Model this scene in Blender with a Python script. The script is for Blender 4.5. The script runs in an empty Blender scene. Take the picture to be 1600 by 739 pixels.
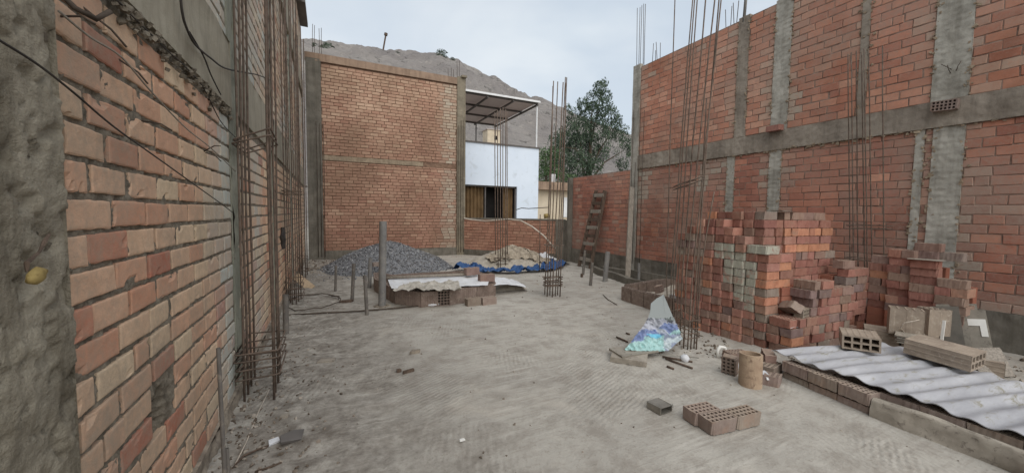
import bpy, bmesh, math, random
from mathutils import Vector, Matrix, noise as mnoise
random.seed(7)
rnd = random.random
def ru(a, b): return a + (b - a) * random.random()
V = Vector
scene = bpy.context.scene
COL = scene.collection

# ------------------------------------------------------------------ camera
F = 590.0; H = 1.6
PITCH = math.radians(3.4); YAW = math.radians(25.9); ROLL = math.radians(.7)
FW = V((math.sin(YAW)*math.cos(PITCH), math.cos(YAW)*math.cos(PITCH), -math.sin(PITCH)))
_r = V((math.cos(YAW), -math.sin(YAW), 0)); _u = _r.cross(FW)
R = math.cos(ROLL)*_r + math.sin(ROLL)*_u
U = -math.sin(ROLL)*_r + math.cos(ROLL)*_u
CAM = V((0, 0, H))
def ray(x, y): return R*((x-800)/F) - U*((y-369.5)/F) + FW
def G(x, y, z=0.0):            # photograph point -> place on a level surface
    d = ray(x, y); return CAM + d*((z-H)/d.z)
def PX(x, y, X0):
    d = ray(x, y); return CAM + d*(X0/d.x)
def PY(x, y, Y0):
    d = ray(x, y); return CAM + d*(Y0/d.y)
def PD(x, y, depth): return CAM + ray(x, y)*depth
def depth_of(p): return (V(p)-CAM).dot(FW)

cam_d = bpy.data.cameras.new('camera'); cam = bpy.data.objects.new('camera', cam_d); COL.objects.link(cam)
cam_d.sensor_width = 36; cam_d.sensor_fit = 'HORIZONTAL'; cam_d.lens = F/1600*36
cam_d.clip_start = .02; cam_d.clip_end = 3000
m = Matrix((R, U, -FW)).transposed().to_4x4(); m.translation = CAM
cam.matrix_world = m
scene.camera = cam

# ------------------------------------------------------------------ materials
def srgb(r, g, b):
    f = lambda c: (c/255/12.92) if c/255 <= .04045 else ((c/255+.055)/1.055)**2.4
    return (f(r), f(g), f(b), 1)
class NT:
    def __init__(s, name):
        s.m = bpy.data.materials.new(name); s.m.use_nodes = True
        s.t = s.m.node_tree; s.t.nodes.clear()
        s.out = s.t.nodes.new('ShaderNodeOutputMaterial'); s.b = s.t.nodes.new('ShaderNodeBsdfPrincipled')
        s.t.links.new(s.b.outputs[0], s.out.inputs[0])
        s.b.inputs['Roughness'].default_value = .9
        s.b.inputs['Specular IOR Level'].default_value = .25
    def n(s, typ, **kw):
        nd = s.t.nodes.new(typ)
        for k, v in kw.items():
            if k in nd.inputs: nd.inputs[k].default_value = v
            else: setattr(nd, k, v)
        return nd
    def l(s, a, b): s.t.links.new(a, b)
    def coord(s, kind='Object', scale=(1, 1, 1), rot=(0, 0, 0), rnd_off=False):
        tc = s.n('ShaderNodeTexCoord'); mp = s.n('ShaderNodeMapping')
        mp.inputs['Scale'].default_value = scale; mp.inputs['Rotation'].default_value = rot
        s.l(tc.outputs[kind], mp.inputs['Vector'])
        if rnd_off:
            oi = s.n('ShaderNodeObjectInfo'); mu = s.n('ShaderNodeMath', operation='MULTIPLY'); mu.inputs[1].default_value = 37.
            s.l(oi.outputs['Random'], mu.inputs[0]); s.l(mu.outputs[0], mp.inputs['Location'])
        return mp.outputs[0]
    def noise(s, vec, scale, detail=4, rough=.6, dist=0):
        nd = s.n('ShaderNodeTexNoise'); nd.inputs['Scale'].default_value = scale; nd.inputs['Detail'].default_value = detail
        nd.inputs['Roughness'].default_value = rough; nd.inputs['Distortion'].default_value = dist
        s.l(vec, nd.inputs['Vector']); return nd.outputs['Fac']
    def ramp(s, fac, stops, interp='LINEAR'):
        nd = s.n('ShaderNodeValToRGB'); e = nd.color_ramp.elements; nd.color_ramp.interpolation = interp
        while len(e) < len(stops): e.new(.5)
        for el, (p, c) in zip(e, stops):
            el.position = p; el.color = c if len(c) == 4 else (*c, 1)
        s.l(fac, nd.inputs[0]); return nd.outputs[0]
    def mask(s, fac, a, b):
        nd = s.n('ShaderNodeMapRange'); nd.inputs[1].default_value = a; nd.inputs[2].default_value = b
        s.l(fac, nd.inputs[0]); return nd.outputs[0]
    def mix(s, fac, a, b, mode='MIX'):
        nd = s.n('ShaderNodeMix', data_type='RGBA', blend_type=mode)
        for sock, val in ((nd.inputs[0], fac), (nd.inputs[6], a), (nd.inputs[7], b)):
            if isinstance(val, (int, float)): sock.default_value = val
            elif isinstance(val, tuple): sock.default_value = val
            else: s.l(val, sock)
        return nd.outputs[2]
    def mul(s, a, b):
        nd = s.n('ShaderNodeMath', operation='MULTIPLY')
        for i, v in enumerate((a, b)):
            if isinstance(v, (int, float)): nd.inputs[i].default_value = v
            else: s.l(v, nd.inputs[i])
        return nd.outputs[0]
    def add(s, a, b):
        nd = s.n('ShaderNodeMath', operation='ADD')
        for i, v in enumerate((a, b)):
            if isinstance(v, (int, float)): nd.inputs[i].default_value = v
            else: s.l(v, nd.inputs[i])
        return nd.outputs[0]
    def attr(s, name): return s.n('ShaderNodeAttribute', attribute_name=name)
    def upness(s):                       # how much a face looks up: settled dust lies there
        g = s.n('ShaderNodeNewGeometry'); sp = s.n('ShaderNodeSeparateXYZ'); s.l(g.outputs['Normal'], sp.inputs[0])
        return sp.outputs[2]
    def color(s, c):
        if isinstance(c, tuple): s.b.inputs['Base Color'].default_value = c
        else: s.l(c, s.b.inputs['Base Color'])
    def bump(s, h, strength=.5, dist=.01):
        nd = s.n('ShaderNodeBump'); nd.inputs['Strength'].default_value = strength; nd.inputs['Distance'].default_value = dist
        s.l(h, nd.inputs['Height']); s.l(nd.outputs[0], s.b.inputs['Normal'])

def simple(name, c1, c2, scale=6, rough=.9, bs=.4, bscale=60, bdist=.004, metal=0, c3=None, rnd_off=False, stretch=(1, 1, 1)):
    t = NT(name); v = t.coord(scale=stretch, rnd_off=rnd_off)
    n1 = t.noise(v, scale, 5, .65); col = t.ramp(n1, [(.35, c1), (.65, c2)])
    if c3:
        n2 = t.noise(v, scale*3.3, 5, .7, .5); col = t.mix(t.mask(n2, .55, .68), col, c3)
    t.color(col); t.b.inputs['Roughness'].default_value = rough; t.b.inputs['Metallic'].default_value = metal
    if bs: t.bump(t.noise(v, bscale, 5, .65), bs, bdist)
    return t.m

def wall_brick(name, stops, mortar, dirt=.5, dscale=3.0, white=(.42, .44, .40, 1), mott=.5):
    t = NT(name); v = t.coord()
    tint = t.attr('tint').outputs['Fac']; wh = t.attr('white').outputs['Fac']
    col = t.ramp(tint, stops)
    n1 = t.noise(v, 9, 6, .7); col = t.mix(t.mask(n1, .3, .75), col, t.mix(1.0, col, (.78, .76, .75, 1), 'MULTIPLY'))
    big = t.noise(v, dscale*.35, 4, .6, .4)
    fine = t.noise(v, 26, 6, .75, .6)
    broad = t.noise(v, .55, 4, .6, .3); col = t.mix(t.mul(t.mask(broad, .42, .66), mott), col, t.mix(1, col, (.62, .57, .53, 1), 'MULTIPLY'))
    dm = t.mul(t.mask(t.add(t.mul(big, .55), t.mul(fine, .45)), .44, .64), dirt)
    col = t.mix(dm, col, mortar)
    wn = t.noise(v, 14, 5, .7)
    wf = t.mul(wh, t.mask(wn, .2, .5))
    col = t.mix(wf, col, white)
    t.color(col); t.b.inputs['Roughness'].default_value = .93; t.b.inputs['Specular IOR Level'].default_value = .15
    t.bump(t.add(t.noise(v, 45, 6, .7), t.mul(t.noise(v, 170, 3, .6), .35)), .55, .006)
    return t.m
def concrete(name, c1, c2, c3, scale=2.5, bs=.6, boards=0):
    t = NT(name); v = t.coord()
    n1 = t.noise(v, scale, 7, .7, .3); col = t.ramp(n1, [(.3, c1), (.55, c2), (.75, c3)])
    sv = t.coord(scale=(3, 3, .25)); st = t.noise(sv, 3.5, 5, .65)
    col = t.mix(t.mul(t.mask(st, .46, .66), .45 if boards < 10 else .95), col, t.mix(1, col, (.52, .5, .47, 1), 'MULTIPLY'))
    sp = t.noise(v, 30, 5, .75); col = t.mix(t.mul(t.mask(sp, .56, .7), .4), col, c1)
    t.color(col); t.b.inputs['Roughness'].default_value = .92; t.b.inputs['Specular IOR Level'].default_value = .15
    h = t.add(t.noise(v, 16, 6, .7), t.mul(t.noise(v, 90, 4, .7), .5))
    if boards:
        w = t.n('ShaderNodeTexWave', wave_type='BANDS', bands_direction='Z'); w.inputs['Scale'].default_value = boards; w.inputs['Distortion'].default_value = 2.
        w.inputs['Detail'].default_value = 3
        t.l(v, w.inputs['Vector']); h = t.add(h, t.mul(w.outputs['Fac'], .25 if boards < 10 else .02))
    t.bump(h, bs, .014)
    return t.m
MORT = srgb(116, 106, 94)
M = {}
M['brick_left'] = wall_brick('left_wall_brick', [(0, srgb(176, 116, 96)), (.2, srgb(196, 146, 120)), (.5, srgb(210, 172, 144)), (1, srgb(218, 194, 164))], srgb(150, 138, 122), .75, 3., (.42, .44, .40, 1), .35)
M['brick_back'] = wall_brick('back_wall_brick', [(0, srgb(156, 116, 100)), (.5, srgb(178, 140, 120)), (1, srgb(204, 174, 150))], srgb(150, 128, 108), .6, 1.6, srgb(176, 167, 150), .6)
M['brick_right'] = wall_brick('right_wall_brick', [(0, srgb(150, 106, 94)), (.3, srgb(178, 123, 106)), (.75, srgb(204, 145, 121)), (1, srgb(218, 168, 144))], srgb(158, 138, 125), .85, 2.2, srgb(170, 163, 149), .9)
M['brick_low'] = wall_brick('low_wall_brick', [(0, srgb(160, 116, 98)), (.5, srgb(178, 132, 112)), (1, srgb(198, 156, 132))], srgb(158, 136, 120), .55, 1.8)
M['mortar'] = simple('mortar', srgb(92, 85, 74), srgb(140, 130, 115), 14, bs=1, bscale=70, bdist=.01)
M['mortar_right'] = simple('wall_mortar', srgb(116, 94, 83), srgb(158, 136, 122), 8, bs=1, bscale=60, bdist=.008)
M['mortar_back'] = simple('back_mortar', srgb(104, 82, 68), srgb(138, 112, 94), 8, bs=1, bscale=60, bdist=.008)
M['conc_near'] = concrete('rough_plastered_concrete', srgb(112, 105, 92), srgb(150, 142, 126), srgb(172, 164, 147), 2.6, 1., 22)
M['conc_left'] = concrete('cast_concrete_greenish', srgb(118, 119, 108), srgb(150, 150, 136), srgb(172, 170, 156), 2.2, .6)
M['conc_beam_left'] = concrete('cast_concrete_brown', srgb(132, 125, 111), srgb(154, 147, 131), srgb(168, 161, 145), 1.2, .4)
M['conc_right'] = concrete('cast_concrete_grey', srgb(138, 134, 125), srgb(176, 172, 162), srgb(198, 194, 184), 2.2, .6, 4)
M['conc_beam'] = concrete('beam_concrete', srgb(116, 107, 97), srgb(154, 144, 132), srgb(178, 169, 156), 1.6, .6)
M['conc_dark'] = concrete('dark_concrete', srgb(92, 88, 80), srgb(118, 113, 104), srgb(140, 134, 123), 1.5, .6)
M['conc_back'] = concrete('weathered_column_concrete', srgb(126, 113, 97), srgb(158, 142, 122), srgb(180, 164, 142), 1.5, .5)
M['conc_left_dark'] = concrete('mottled_column_concrete', srgb(104, 98, 86), srgb(136, 127, 111), srgb(160, 149, 130), 1.3, .6)
M['conc_cap'] = concrete('parapet_cap_concrete', srgb(128, 108, 93), srgb(152, 130, 112), srgb(168, 147, 127), 1.5, .5)
M['rust'] = simple('rusty_steel_bar', srgb(82, 72, 64), srgb(120, 104, 92), 12, .75, .6, 240, .002, .15, c3=srgb(118, 96, 82), rnd_off=True)
M['rust_dark'] = simple('dark_steel_bar', srgb(62, 54, 47), srgb(94, 82, 72), 12, .75, .6, 240, .002, .25, rnd_off=True)
M['pvc'] = simple('dusty_grey_plastic_pipe', srgb(110, 108, 106), srgb(130, 128, 125), 5, .55, .1, 60, c3=srgb(144, 138, 128), rnd_off=True)
M['pvc_dark'] = simple('weathered_grey_pipe', srgb(92, 88, 84), srgb(118, 112, 105), 5, .6, .15, 60, c3=srgb(140, 131, 119), rnd_off=True)
M['wood'] = simple('dark_weathered_wood', srgb(72, 60, 52), srgb(104, 88, 76), 6, .9, .5, 40, stretch=(4, 4, .6))
M['wood_pale'] = simple('pale_plank_wood', srgb(160, 140, 116), srgb(188, 168, 142), 6, .9, .4, 40, stretch=(4, 4, .6))
M['wood_grey'] = simple('grey_timber', srgb(124, 116, 106), srgb(150, 142, 131), 5, .9, .4, 40, stretch=(5, 5, .5))
M['block'] = simple('dusty_clay_block', srgb(138, 125, 112), srgb(162, 148, 133), 7, .92, .3, 70, c3=srgb(174, 162, 148), rnd_off=True)
M['pit_block'] = simple('brown_clay_block', srgb(114, 99, 90), srgb(140, 124, 114), 7, .92, .3, 70, c3=srgb(156, 144, 133), rnd_off=True)
M['stone_grey'] = simple('crushed_stone', srgb(96, 97, 100), srgb(130, 131, 134), 9, .9, .4, 50)
M['sheet'] = simple('grey_fibre_cement', srgb(150, 150, 154), srgb(176, 176, 179), 2.6, .8, .25, 50, c3=srgb(134, 130, 116), stretch=(.5, 2., 1))
M['white_sheet'] = simple('white_dusty_sheet', srgb(196, 197, 200), srgb(218, 219, 221), 4, .7, .15, 40, c3=srgb(188, 183, 174))
M['sack'] = simple('cement_paper_sack', srgb(150, 144, 134), srgb(184, 178, 168), 5, .9, .5, 25, .02, c3=srgb(122, 112, 98))
M['tarp'] = simple('blue_tarpaulin', srgb(36, 64, 106), srgb(58, 92, 138), 8, .5, .3, 40)
M['sand'] = simple('pale_sand', srgb(154, 147, 135), srgb(180, 172, 159), 6, .95, .6, 60, .01, c3=srgb(130, 118, 102))
M['cable'] = simple('black_cable', srgb(44, 40, 37), srgb(66, 60, 55), 8, .7, 0)
M['hose'] = simple('pale_hose', srgb(170, 158, 145), srgb(196, 186, 172), 8, .6, 0)
M['blue_paint'] = simple('pale_blue_paint', srgb(206, 216, 228), srgb(214, 223, 234), .8, .8, .1, 30, c3=srgb(196, 205, 214))
M['cream'] = simple('cream_plaster', srgb(184, 170, 148), srgb(204, 190, 168), 1, .9, .2, 30)
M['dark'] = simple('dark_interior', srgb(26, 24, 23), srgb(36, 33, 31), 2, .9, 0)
M['curtain'] = simple('brown_curtain', srgb(98, 78, 54), srgb(122, 99, 70), 3, .95, .2, 30)
M['metal_white'] = simple('white_painted_metal', srgb(206, 206, 206), srgb(224, 224, 224), 3, .5, 0)
M['metal_dark'] = simple('dark_metal', srgb(84, 80, 77), srgb(106, 101, 97), 3, .6, 0)
M['poly'] = simple('dusty_corrugated_panel', srgb(196, 186, 182), srgb(212, 203, 198), 1.2, .7, .1, 10)
def translucent(m, c, f):
    t = m.node_tree; b_ = [n for n in t.nodes if n.type == 'BSDF_PRINCIPLED'][0]; o_ = [n for n in t.nodes if n.type == 'OUTPUT_MATERIAL'][0]
    tr_ = t.nodes.new('ShaderNodeBsdfTranslucent'); tr_.inputs[0].default_value = c; mx_ = t.nodes.new('ShaderNodeMixShader'); mx_.inputs[0].default_value = f
    t.links.new(b_.outputs[0], mx_.inputs[1]); t.links.new(tr_.outputs[0], mx_.inputs[2]); t.links.new(mx_.outputs[0], o_.inputs[0])
translucent(M['poly'], srgb(190, 178, 172), .35)
M['slab'] = simple('grey_stone_tile', srgb(128, 122, 112), srgb(150, 143, 132), 5, .7, .15, 40, c3=srgb(108, 102, 93), rnd_off=True)
M['slab_dark'] = simple('dark_stone_tile', srgb(92, 88, 82), srgb(114, 109, 101), 5, .7, .15, 40, rnd_off=True)
M['tile_white'] = simple('white_tile', srgb(212, 210, 204), srgb(228, 226, 221), 5, .5, 0)
M['terrazzo'] = simple('speckled_terrazzo', srgb(120, 112, 103), srgb(160, 151, 140), 60, .7, .1, 40)
M['foam'] = simple('dirty_foam_board', srgb(134, 126, 115), srgb(162, 154, 142), 7, .9, .3, 40, c3=srgb(110, 102, 93))
M['rubble'] = simple('loose_rubble', srgb(106, 97, 87), srgb(158, 147, 132), 12, .95, .5, 60)
M['conc_pipe'] = simple('sandy_concrete_pipe', srgb(150, 128, 108), srgb(176, 155, 132), 6, .95, .7, 60, .006, c3=srgb(124, 104, 88))
M['bark'] = simple('grey_bark', srgb(70, 60, 50), srgb(98, 86, 73), 6, .95, .8, 30, .02)
M['yellow'] = simple('dry_yellow_leaf', srgb(128, 110, 66), srgb(158, 138, 88), 14, .8, .4, 60, c3=srgb(104, 84, 48))
M['galv'] = simple('galvanised_sheet_metal', srgb(130, 126, 118), srgb(156, 151, 142), 9, .45, .1, 40, .002, .6)

def leaf_mat(name, a, b, c):
    t = NT(name); tint = t.attr('tint').outputs['Fac']; t.color(t.ramp(tint, [(0, a), (.55, b), (1, c)]))
    t.b.inputs['Roughness'].default_value = .7
    return t.m
M['leaf_dark'] = leaf_mat('grey_green_foliage', srgb(44, 58, 46), srgb(66, 82, 64), srgb(104, 118, 94))
M['leaf_green'] = leaf_mat('fresh_green_foliage', srgb(54, 74, 46), srgb(76, 100, 62), srgb(106, 128, 86))
M['leaf_hill'] = leaf_mat('hill_shrub_foliage', srgb(62, 72, 60), srgb(80, 92, 76), srgb(100, 110, 92))

def loose_brick_mat():
    t = NT('fired_clay_brick'); v = t.coord(rnd_off=True); oi = t.n('ShaderNodeObjectInfo')
    base = oi.outputs['Color']
    n1 = t.noise(v, 11, 5, .65); col = t.mix(t.mask(n1, .3, .7), base, t.mix(1, base, (.72, .66, .64, 1), 'MULTIPLY'))
    n2 = t.noise(v, 5, 5, .7, .4); col = t.mix(t.mul(t.mask(n2, .54, .66), .55), col, srgb(146, 122, 106))
    n3 = t.noise(v, 30, 4, .7)
    dust = t.mul(t.mask(t.upness(), .5, .9), t.mask(n3, .25, .6))
    col = t.mix(t.mul(dust, .7), col, srgb(158, 142, 126))
    t.color(col); t.b.inputs['Specular IOR Level'].default_value = .15
    t.bump(t.noise(v, 55, 5, .7), .45, .004)
    return t.m
M['brick'] = loose_brick_mat()
def white_brick_mat():
    t = NT('clay_brick_with_pale_mortar_smears'); v = t.coord(rnd_off=True); oi = t.n('ShaderNodeObjectInfo')
    col = t.mix(t.mask(t.noise(v, 9, 5, .7, .5), .34, .52), oi.outputs['Color'], srgb(166, 164, 150))
    t.color(col); t.bump(t.noise(v, 55, 5, .7), .45, .004)
    return t.m
M['brick_white'] = white_brick_mat()

def ground_mat():
    t = NT('dusty_packed_ground'); v = t.coord()
    n1 = t.noise(v, .55, 6, .62, .5); n2 = t.noise(v, 3.2, 8, .72, .1); n3 = t.noise(v, 26, 5, .75)
    col = t.ramp(n1, [(.3, srgb(158, 153, 145)), (.5, srgb(172, 167, 158)), (.72, srgb(184, 179, 170))])
    col = t.mix(t.mul(t.mask(n2, .46, .62), .75), col, srgb(142, 135, 126))
    col = t.mix(t.mul(t.mask(n3, .55, .68), .55), col, srgb(126, 118, 108))
    sx = t.n('ShaderNodeSeparateXYZ'); t.l(v, sx.inputs[0])
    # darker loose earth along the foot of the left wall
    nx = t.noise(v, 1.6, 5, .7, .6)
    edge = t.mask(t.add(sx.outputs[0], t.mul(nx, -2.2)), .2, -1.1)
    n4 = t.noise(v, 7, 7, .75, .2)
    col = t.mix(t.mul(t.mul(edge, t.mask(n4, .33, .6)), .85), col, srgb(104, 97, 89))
    n5 = t.noise(v, 1.1, 5, .6, 1.); col = t.mix(t.mul(t.mask(n5, .58, .7), .45), col, srgb(190, 182, 170))
    for (rot, sc, lo) in ((.45, (1.2, 14, 1), .56), (-.9, (1.4, 16, 1), .58), (1.9, (1.0, 12, 1), .58)):
        sv = t.coord(scale=sc, rot=(0, 0, rot)); sn = t.noise(sv, 1.3, 5, .65, .15); area = t.mask(t.noise(v, .8+rot*.1, 3, .5), .47, .6)
        col = t.mix(t.mul(t.mul(t.mask(sn, lo-.06, lo+.08), area), .42), col, srgb(192, 187, 178))
        sn2 = t.noise(sv, 2.1, 5, .65, .15); col = t.mix(t.mul(t.mul(t.mask(sn2, lo-.04, lo+.1), area), .46), col, srgb(136, 129, 120))
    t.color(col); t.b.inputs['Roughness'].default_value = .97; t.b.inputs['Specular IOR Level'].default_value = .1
    def wave(rot, scale, mscale, lo, hi):
        vv = t.coord(rot=(0, 0, rot)); w = t.n('ShaderNodeTexWave', wave_type='BANDS'); w.inputs['Scale'].default_value = scale
        w.inputs['Distortion'].default_value = 3.5; w.inputs['Detail'].default_value = 3; w.inputs['Detail Scale'].default_value = 1.2
        t.l(vv, w.inputs['Vector'])
        mk = t.mask(t.noise(vv, mscale, 3, .5), lo, hi)
        return t.mul(w.outputs['Fac'], mk)
    h = t.add(t.mul(t.noise(v, 10, 8, .74), .8), t.mul(n3, .6))
    h = t.add(h, t.mul(wave(.35, 6.5, .7, .50, .62), .30))
    h = t.add(h, t.mul(wave(1.15, 7.5, .8, .50, .62), .30))
    t.bump(h, .6, .02)
    return t.m
M['ground'] = ground_mat()
def hill_mat():
    t = NT('bare_rocky_hillside'); v = t.coord()
    n1 = t.noise(v, .035, 8, .65, .4); col = t.ramp(n1, [(.3, srgb(122, 117, 115)), (.5, srgb(143, 137, 133)), (.7, srgb(162, 156, 150))])
    n2 = t.noise(v, .28, 6, .75, .5); col = t.mix(t.mul(t.mask(n2, .56, .66), .8), col, srgb(84, 82, 78))
    n3 = t.noise(v, .42, 6, .7, .5); col = t.mix(t.mul(t.mask(n3, .56, .66), .7), col, srgb(168, 161, 153))
    t.color(col); t.b.inputs['Specular IOR Level'].default_value = .05
    t.bump(t.add(t.noise(v, .35, 8, .7), t.noise(v, .08, 4, .6)), 1., 2.2)
    return t.m
M['hill'] = hill_mat()
def print_mat():
    t = NT('printed_plastic_sheet'); a = t.attr('paint'); t.color(a.outputs['Color']); t.b.inputs['Roughness'].default_value = .35
    t.b.inputs['Specular IOR Level'].default_value = .5
    return t.m
M['print'] = print_mat()

# ------------------------------------------------------------------ mesh helpers
class MB:
    def __init__(s): s.v = []; s.f = []; s.t = []; s.w = []
    def face(s, idx, t=.5, w=0.): s.f.append(idx); s.t.append(t); s.w.append(w)
    def add(s, verts, faces, t=.5, w=0.):
        o = len(s.v); s.v.extend(V(p) for p in verts)
        for f in faces: s.face([o+i for i in f], t, w)
    def box(s, c, size, rot=0.0, t=.5, w=0., mat=None, jit=0.):
        c = V(c); hx, hy, hz = size[0]/2, size[1]/2, size[2]/2
        Mx = mat if mat else Matrix.Rotation(rot, 3, 'Z')
        vs = []
        for x, y, z in ((-1,-1,-1),(1,-1,-1),(1,1,-1),(-1,1,-1),(-1,-1,1),(1,-1,1),(1,1,1),(-1,1,1)):
            p = V((x*hx, y*hy, z*hz))
            if jit: p += V((ru(-jit, jit), ru(-jit, jit), ru(-jit, jit)))
            vs.append(c + Mx @ p)
        s.add(vs, [(0,3,2,1),(4,5,6,7),(0,1,5,4),(1,2,6,5),(2,3,7,6),(3,0,4,7)], t, w)
    def tube(s, pts, r, n=6, caps=True, t=.5, rfun=None):
        pts = [V(p) for p in pts]; o = len(s.v); k = len(pts)
        up = V((0, 0, 1)); prev = None
        for i, p in enumerate(pts):
            d = (pts[min(i+1, k-1)] - pts[max(i-1, 0)]).normalized()
            if prev is None:
                a = d.cross(up)
                if a.length < .05: a = d.cross(V((1, 0, 0)))
                a.normalize()
            else:
                a = (prev - d*prev.dot(d)).normalized()
            prev = a; b = d.cross(a)
            rr = rfun(i/(k-1)) if rfun else r
            for j in range(n):
                an = 2*math.pi*j/n; s.v.append(p + (a*math.cos(an) + b*math.sin(an))*rr)
        for i in range(k-1):
            for j in range(n):
                s.face([o+i*n+j, o+i*n+(j+1) % n, o+(i+1)*n+(j+1) % n, o+(i+1)*n+j], t)
        if caps:
            s.face([o+j for j in range(n)][::-1], t); s.face([o+(k-1)*n+j for j in range(n)], t)
    def pipe(s, base, top, r, wall=.008, n=20):       # open pipe with a visible bore
        base, top = V(base), V(top); d = (top-base).normalized(); a = d.cross(V((0, 1, 0))).normalized(); b = d.cross(a)
        o = len(s.v)
        rings = [(base, r), (top, r), (top, r-wall), (base + d*.01, r-wall)]
        for c, rr in rings:
            for j in range(n):
                an = 2*math.pi*j/n; s.v.append(c + (a*math.cos(an)+b*math.sin(an))*rr)
        for i in range(3):
            for j in range(n): s.face([o+i*n+j, o+i*n+(j+1) % n, o+(i+1)*n+(j+1) % n, o+(i+1)*n+j])
        s.face([o+3*n+j for j in range(n)])
    def grid(s, fn, nu, nv, t=.5, w=0.):
        o = len(s.v)
        for i in range(nu+1):
            for j in range(nv+1): s.v.append(V(fn(i/nu, j/nv)))
        for i in range(nu):
            for j in range(nv):
                a = o+i*(nv+1)+j; s.face([a, a+nv+1, a+nv+2, a+1], t, w)
    def build(s, name, mat, parent=None, loc=None, smooth=False):
        me = bpy.data.meshes.new(name)
        if parent is not None:
            o0 = parent['_w'] if '_w' in parent else (0, 0, 0); off = V(o0)
        else:
            off = V(loc) if loc is not None else base_of(s.v)
        me.from_pydata([p-off for p in s.v], [], s.f)
        a = me.attributes.new('tint', 'FLOAT', 'FACE'); a.data.foreach_set('value', s.t)
        b = me.attributes.new('white', 'FLOAT', 'FACE'); b.data.foreach_set('value', s.w)
        me.materials.append(mat)
        if smooth: me.polygons.foreach_set('use_smooth', [True]*len(me.polygons))
        me.update()
        ob = bpy.data.objects.new(name, me); COL.objects.link(ob)
        if parent is not None: ob.parent = parent; ob['_w'] = tuple(off)
        else: ob.location = off; ob['_w'] = tuple(off)
        return ob
def base_of(vs):
    xs = [p.x for p in vs]; ys = [p.y for p in vs]; zs = [p.z for p in vs]
    return V(((min(xs)+max(xs))/2, (min(ys)+max(ys))/2, min(zs)))
def tag(o, label, cat, group=None, kind=None):
    if kind == 'structure': o['kind'] = kind; return o
    o['label'] = label; o['category'] = cat
    if group: o['group'] = group
    if kind: o['kind'] = kind
    return o
def thing(name, loc, label, cat, group=None):
    o = bpy.data.objects.new(name, None); COL.objects.link(o); o.location = loc; o['_w'] = tuple(loc); o.empty_display_size = .1
    return tag(o, label, cat, group)
def PJ(p):
    q = V(p)-CAM; z = q.dot(FW); return 800+F*q.dot(R)/z, 369.5-F*q.dot(U)/z
def n3(p, s=1.): return mnoise.noise(V(p)*s)
def fbm(p, s=1., o=4): return mnoise.fractal(V(p)*s, .9, 2., o)

# ------------------------------------------------------------------ brick courses (pattern of a wall surface, one mesh per panel)
def panel(mb, O, A, N, length, z0, z1, course=.115, bl=.265, gap=.016, proud=.010, tint=None, white=None, skip=None, hi=False, teeth=.03, jit=.003):
    O, A, N = V(O), V(A), V(N); Z = V((0, 0, 1))
    row = 0; z = z0
    while z < z1 - course*.45:
        h = min(course, z1-z) - gap
        s = -bl*(.5 if row % 2 else 0) + ru(-.02, .02); 
        a0 = ru(-teeth, teeth*.3); a1 = length + ru(-teeth*.3, teeth)
        while s < a1:
            L = bl*ru(.94, 1.05)
            if rnd() < .04: L *= .55
            b0 = max(s, a0); b1 = min(s+L-gap*ru(.7, 1.5), a1)
            s += L
            if b1-b0 < .03: continue
            c = O + A*((b0+b1)/2) + Z*(z+h/2)
            if skip and skip(c): continue
            tt = tint(c) if tint else rnd(); ww = white(c) if white else 0.
            zz0 = z + ru(-.003, .003); zz1 = z+h+ru(-.004, .003); pr = proud + (ru(-.002, .003) if hi else ru(-.003, .003))
            tilt = ru(-.004, .004)
            if hi:
                US = (0, .022, .06, .2, .35, .5, .65, .8, .94, .978, 1); VS = (0, .05, .13, .38, .62, .87, .95, 1)
                nu, nv = len(US)-1, len(VS)-1; o = len(mb.v); sd = ru(0, 99)
                for i in range(nu+1):
                    for j in range(nv+1):
                        u = US[i]; v = VS[j]
                        ed = min(min(u, 1-u)*(b1-b0), min(v, 1-v)*h)
                        q = O + A*(b0+(b1-b0)*u) + Z*(zz0+(zz1-zz0)*v)
                        k = 1-min(1, ed/.006)
                        nz = fbm(q + V((sd, 0, 0)), 14, 3)
                        if k > .5:
                            q = q + A*(fbm(q+V((0, sd, 3)), 18, 3)*.005) + Z*(fbm(q+V((5, sd, 0)), 18, 3)*.004)
                        q = q + N*(pr + tilt*(u-.5)*2 - .004*k + nz*.0018 - (.012 if (ed < .02 and nz > .62) else 0))
                        mb.v.append(q)
                for i in range(nu):
                    for j in range(nv):
                        a = o+i*(nv+1)+j; mb.face([a, a+nv+1, a+nv+2, a+1], tt, ww)
                ring = [i*(nv+1) for i in range(nu+1)] + [nu*(nv+1)+j for j in range(1, nv+1)] + [i*(nv+1)+nv for i in range(nu-1, -1, -1)] + [j for j in range(nv-1, 0, -1)]
                b = len(mb.v)
                for r in ring: mb.v.append(mb.v[o+r] - N*.025)
                for k in range(len(ring)):
                    k2 = (k+1) % len(ring); mb.face([o+ring[k2], o+ring[k], b+k, b+k2], tt, ww)
            else:
                ch = .005; o = len(mb.v)
                J = lambda: ru(-jit, jit)
                outer = [(b0+J(), zz0+J()), (b1+J(), zz0+J()), (b1+J(), zz1+J()), (b0+J(), zz1+J())]
                cx, cz = (b0+b1)/2, (zz0+zz1)/2
                for (x, y) in outer: mb.v.append(O + A*x + Z*y - N*.012)
                for (x, y) in outer: mb.v.append(O + A*x + Z*y + N*(pr-ch))
                for i, (x, y) in enumerate(outer):
                    x2 = x + (ch if x < cx else -ch); y2 = y + (ch if y < cz else -ch)
                    mb.v.append(O + A*x2 + Z*y2 + N*(pr + tilt*(1 if x > cx else -1)))
                for l in (0, 4):
                    for i in range(4):
                        i2 = (i+1) % 4; mb.face([o+l+i, o+l+i2, o+l+4+i2, o+l+4+i], tt, ww)
                mb.face([o+8, o+9, o+10, o+11], tt, ww)
        z += course; row += 1

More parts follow.
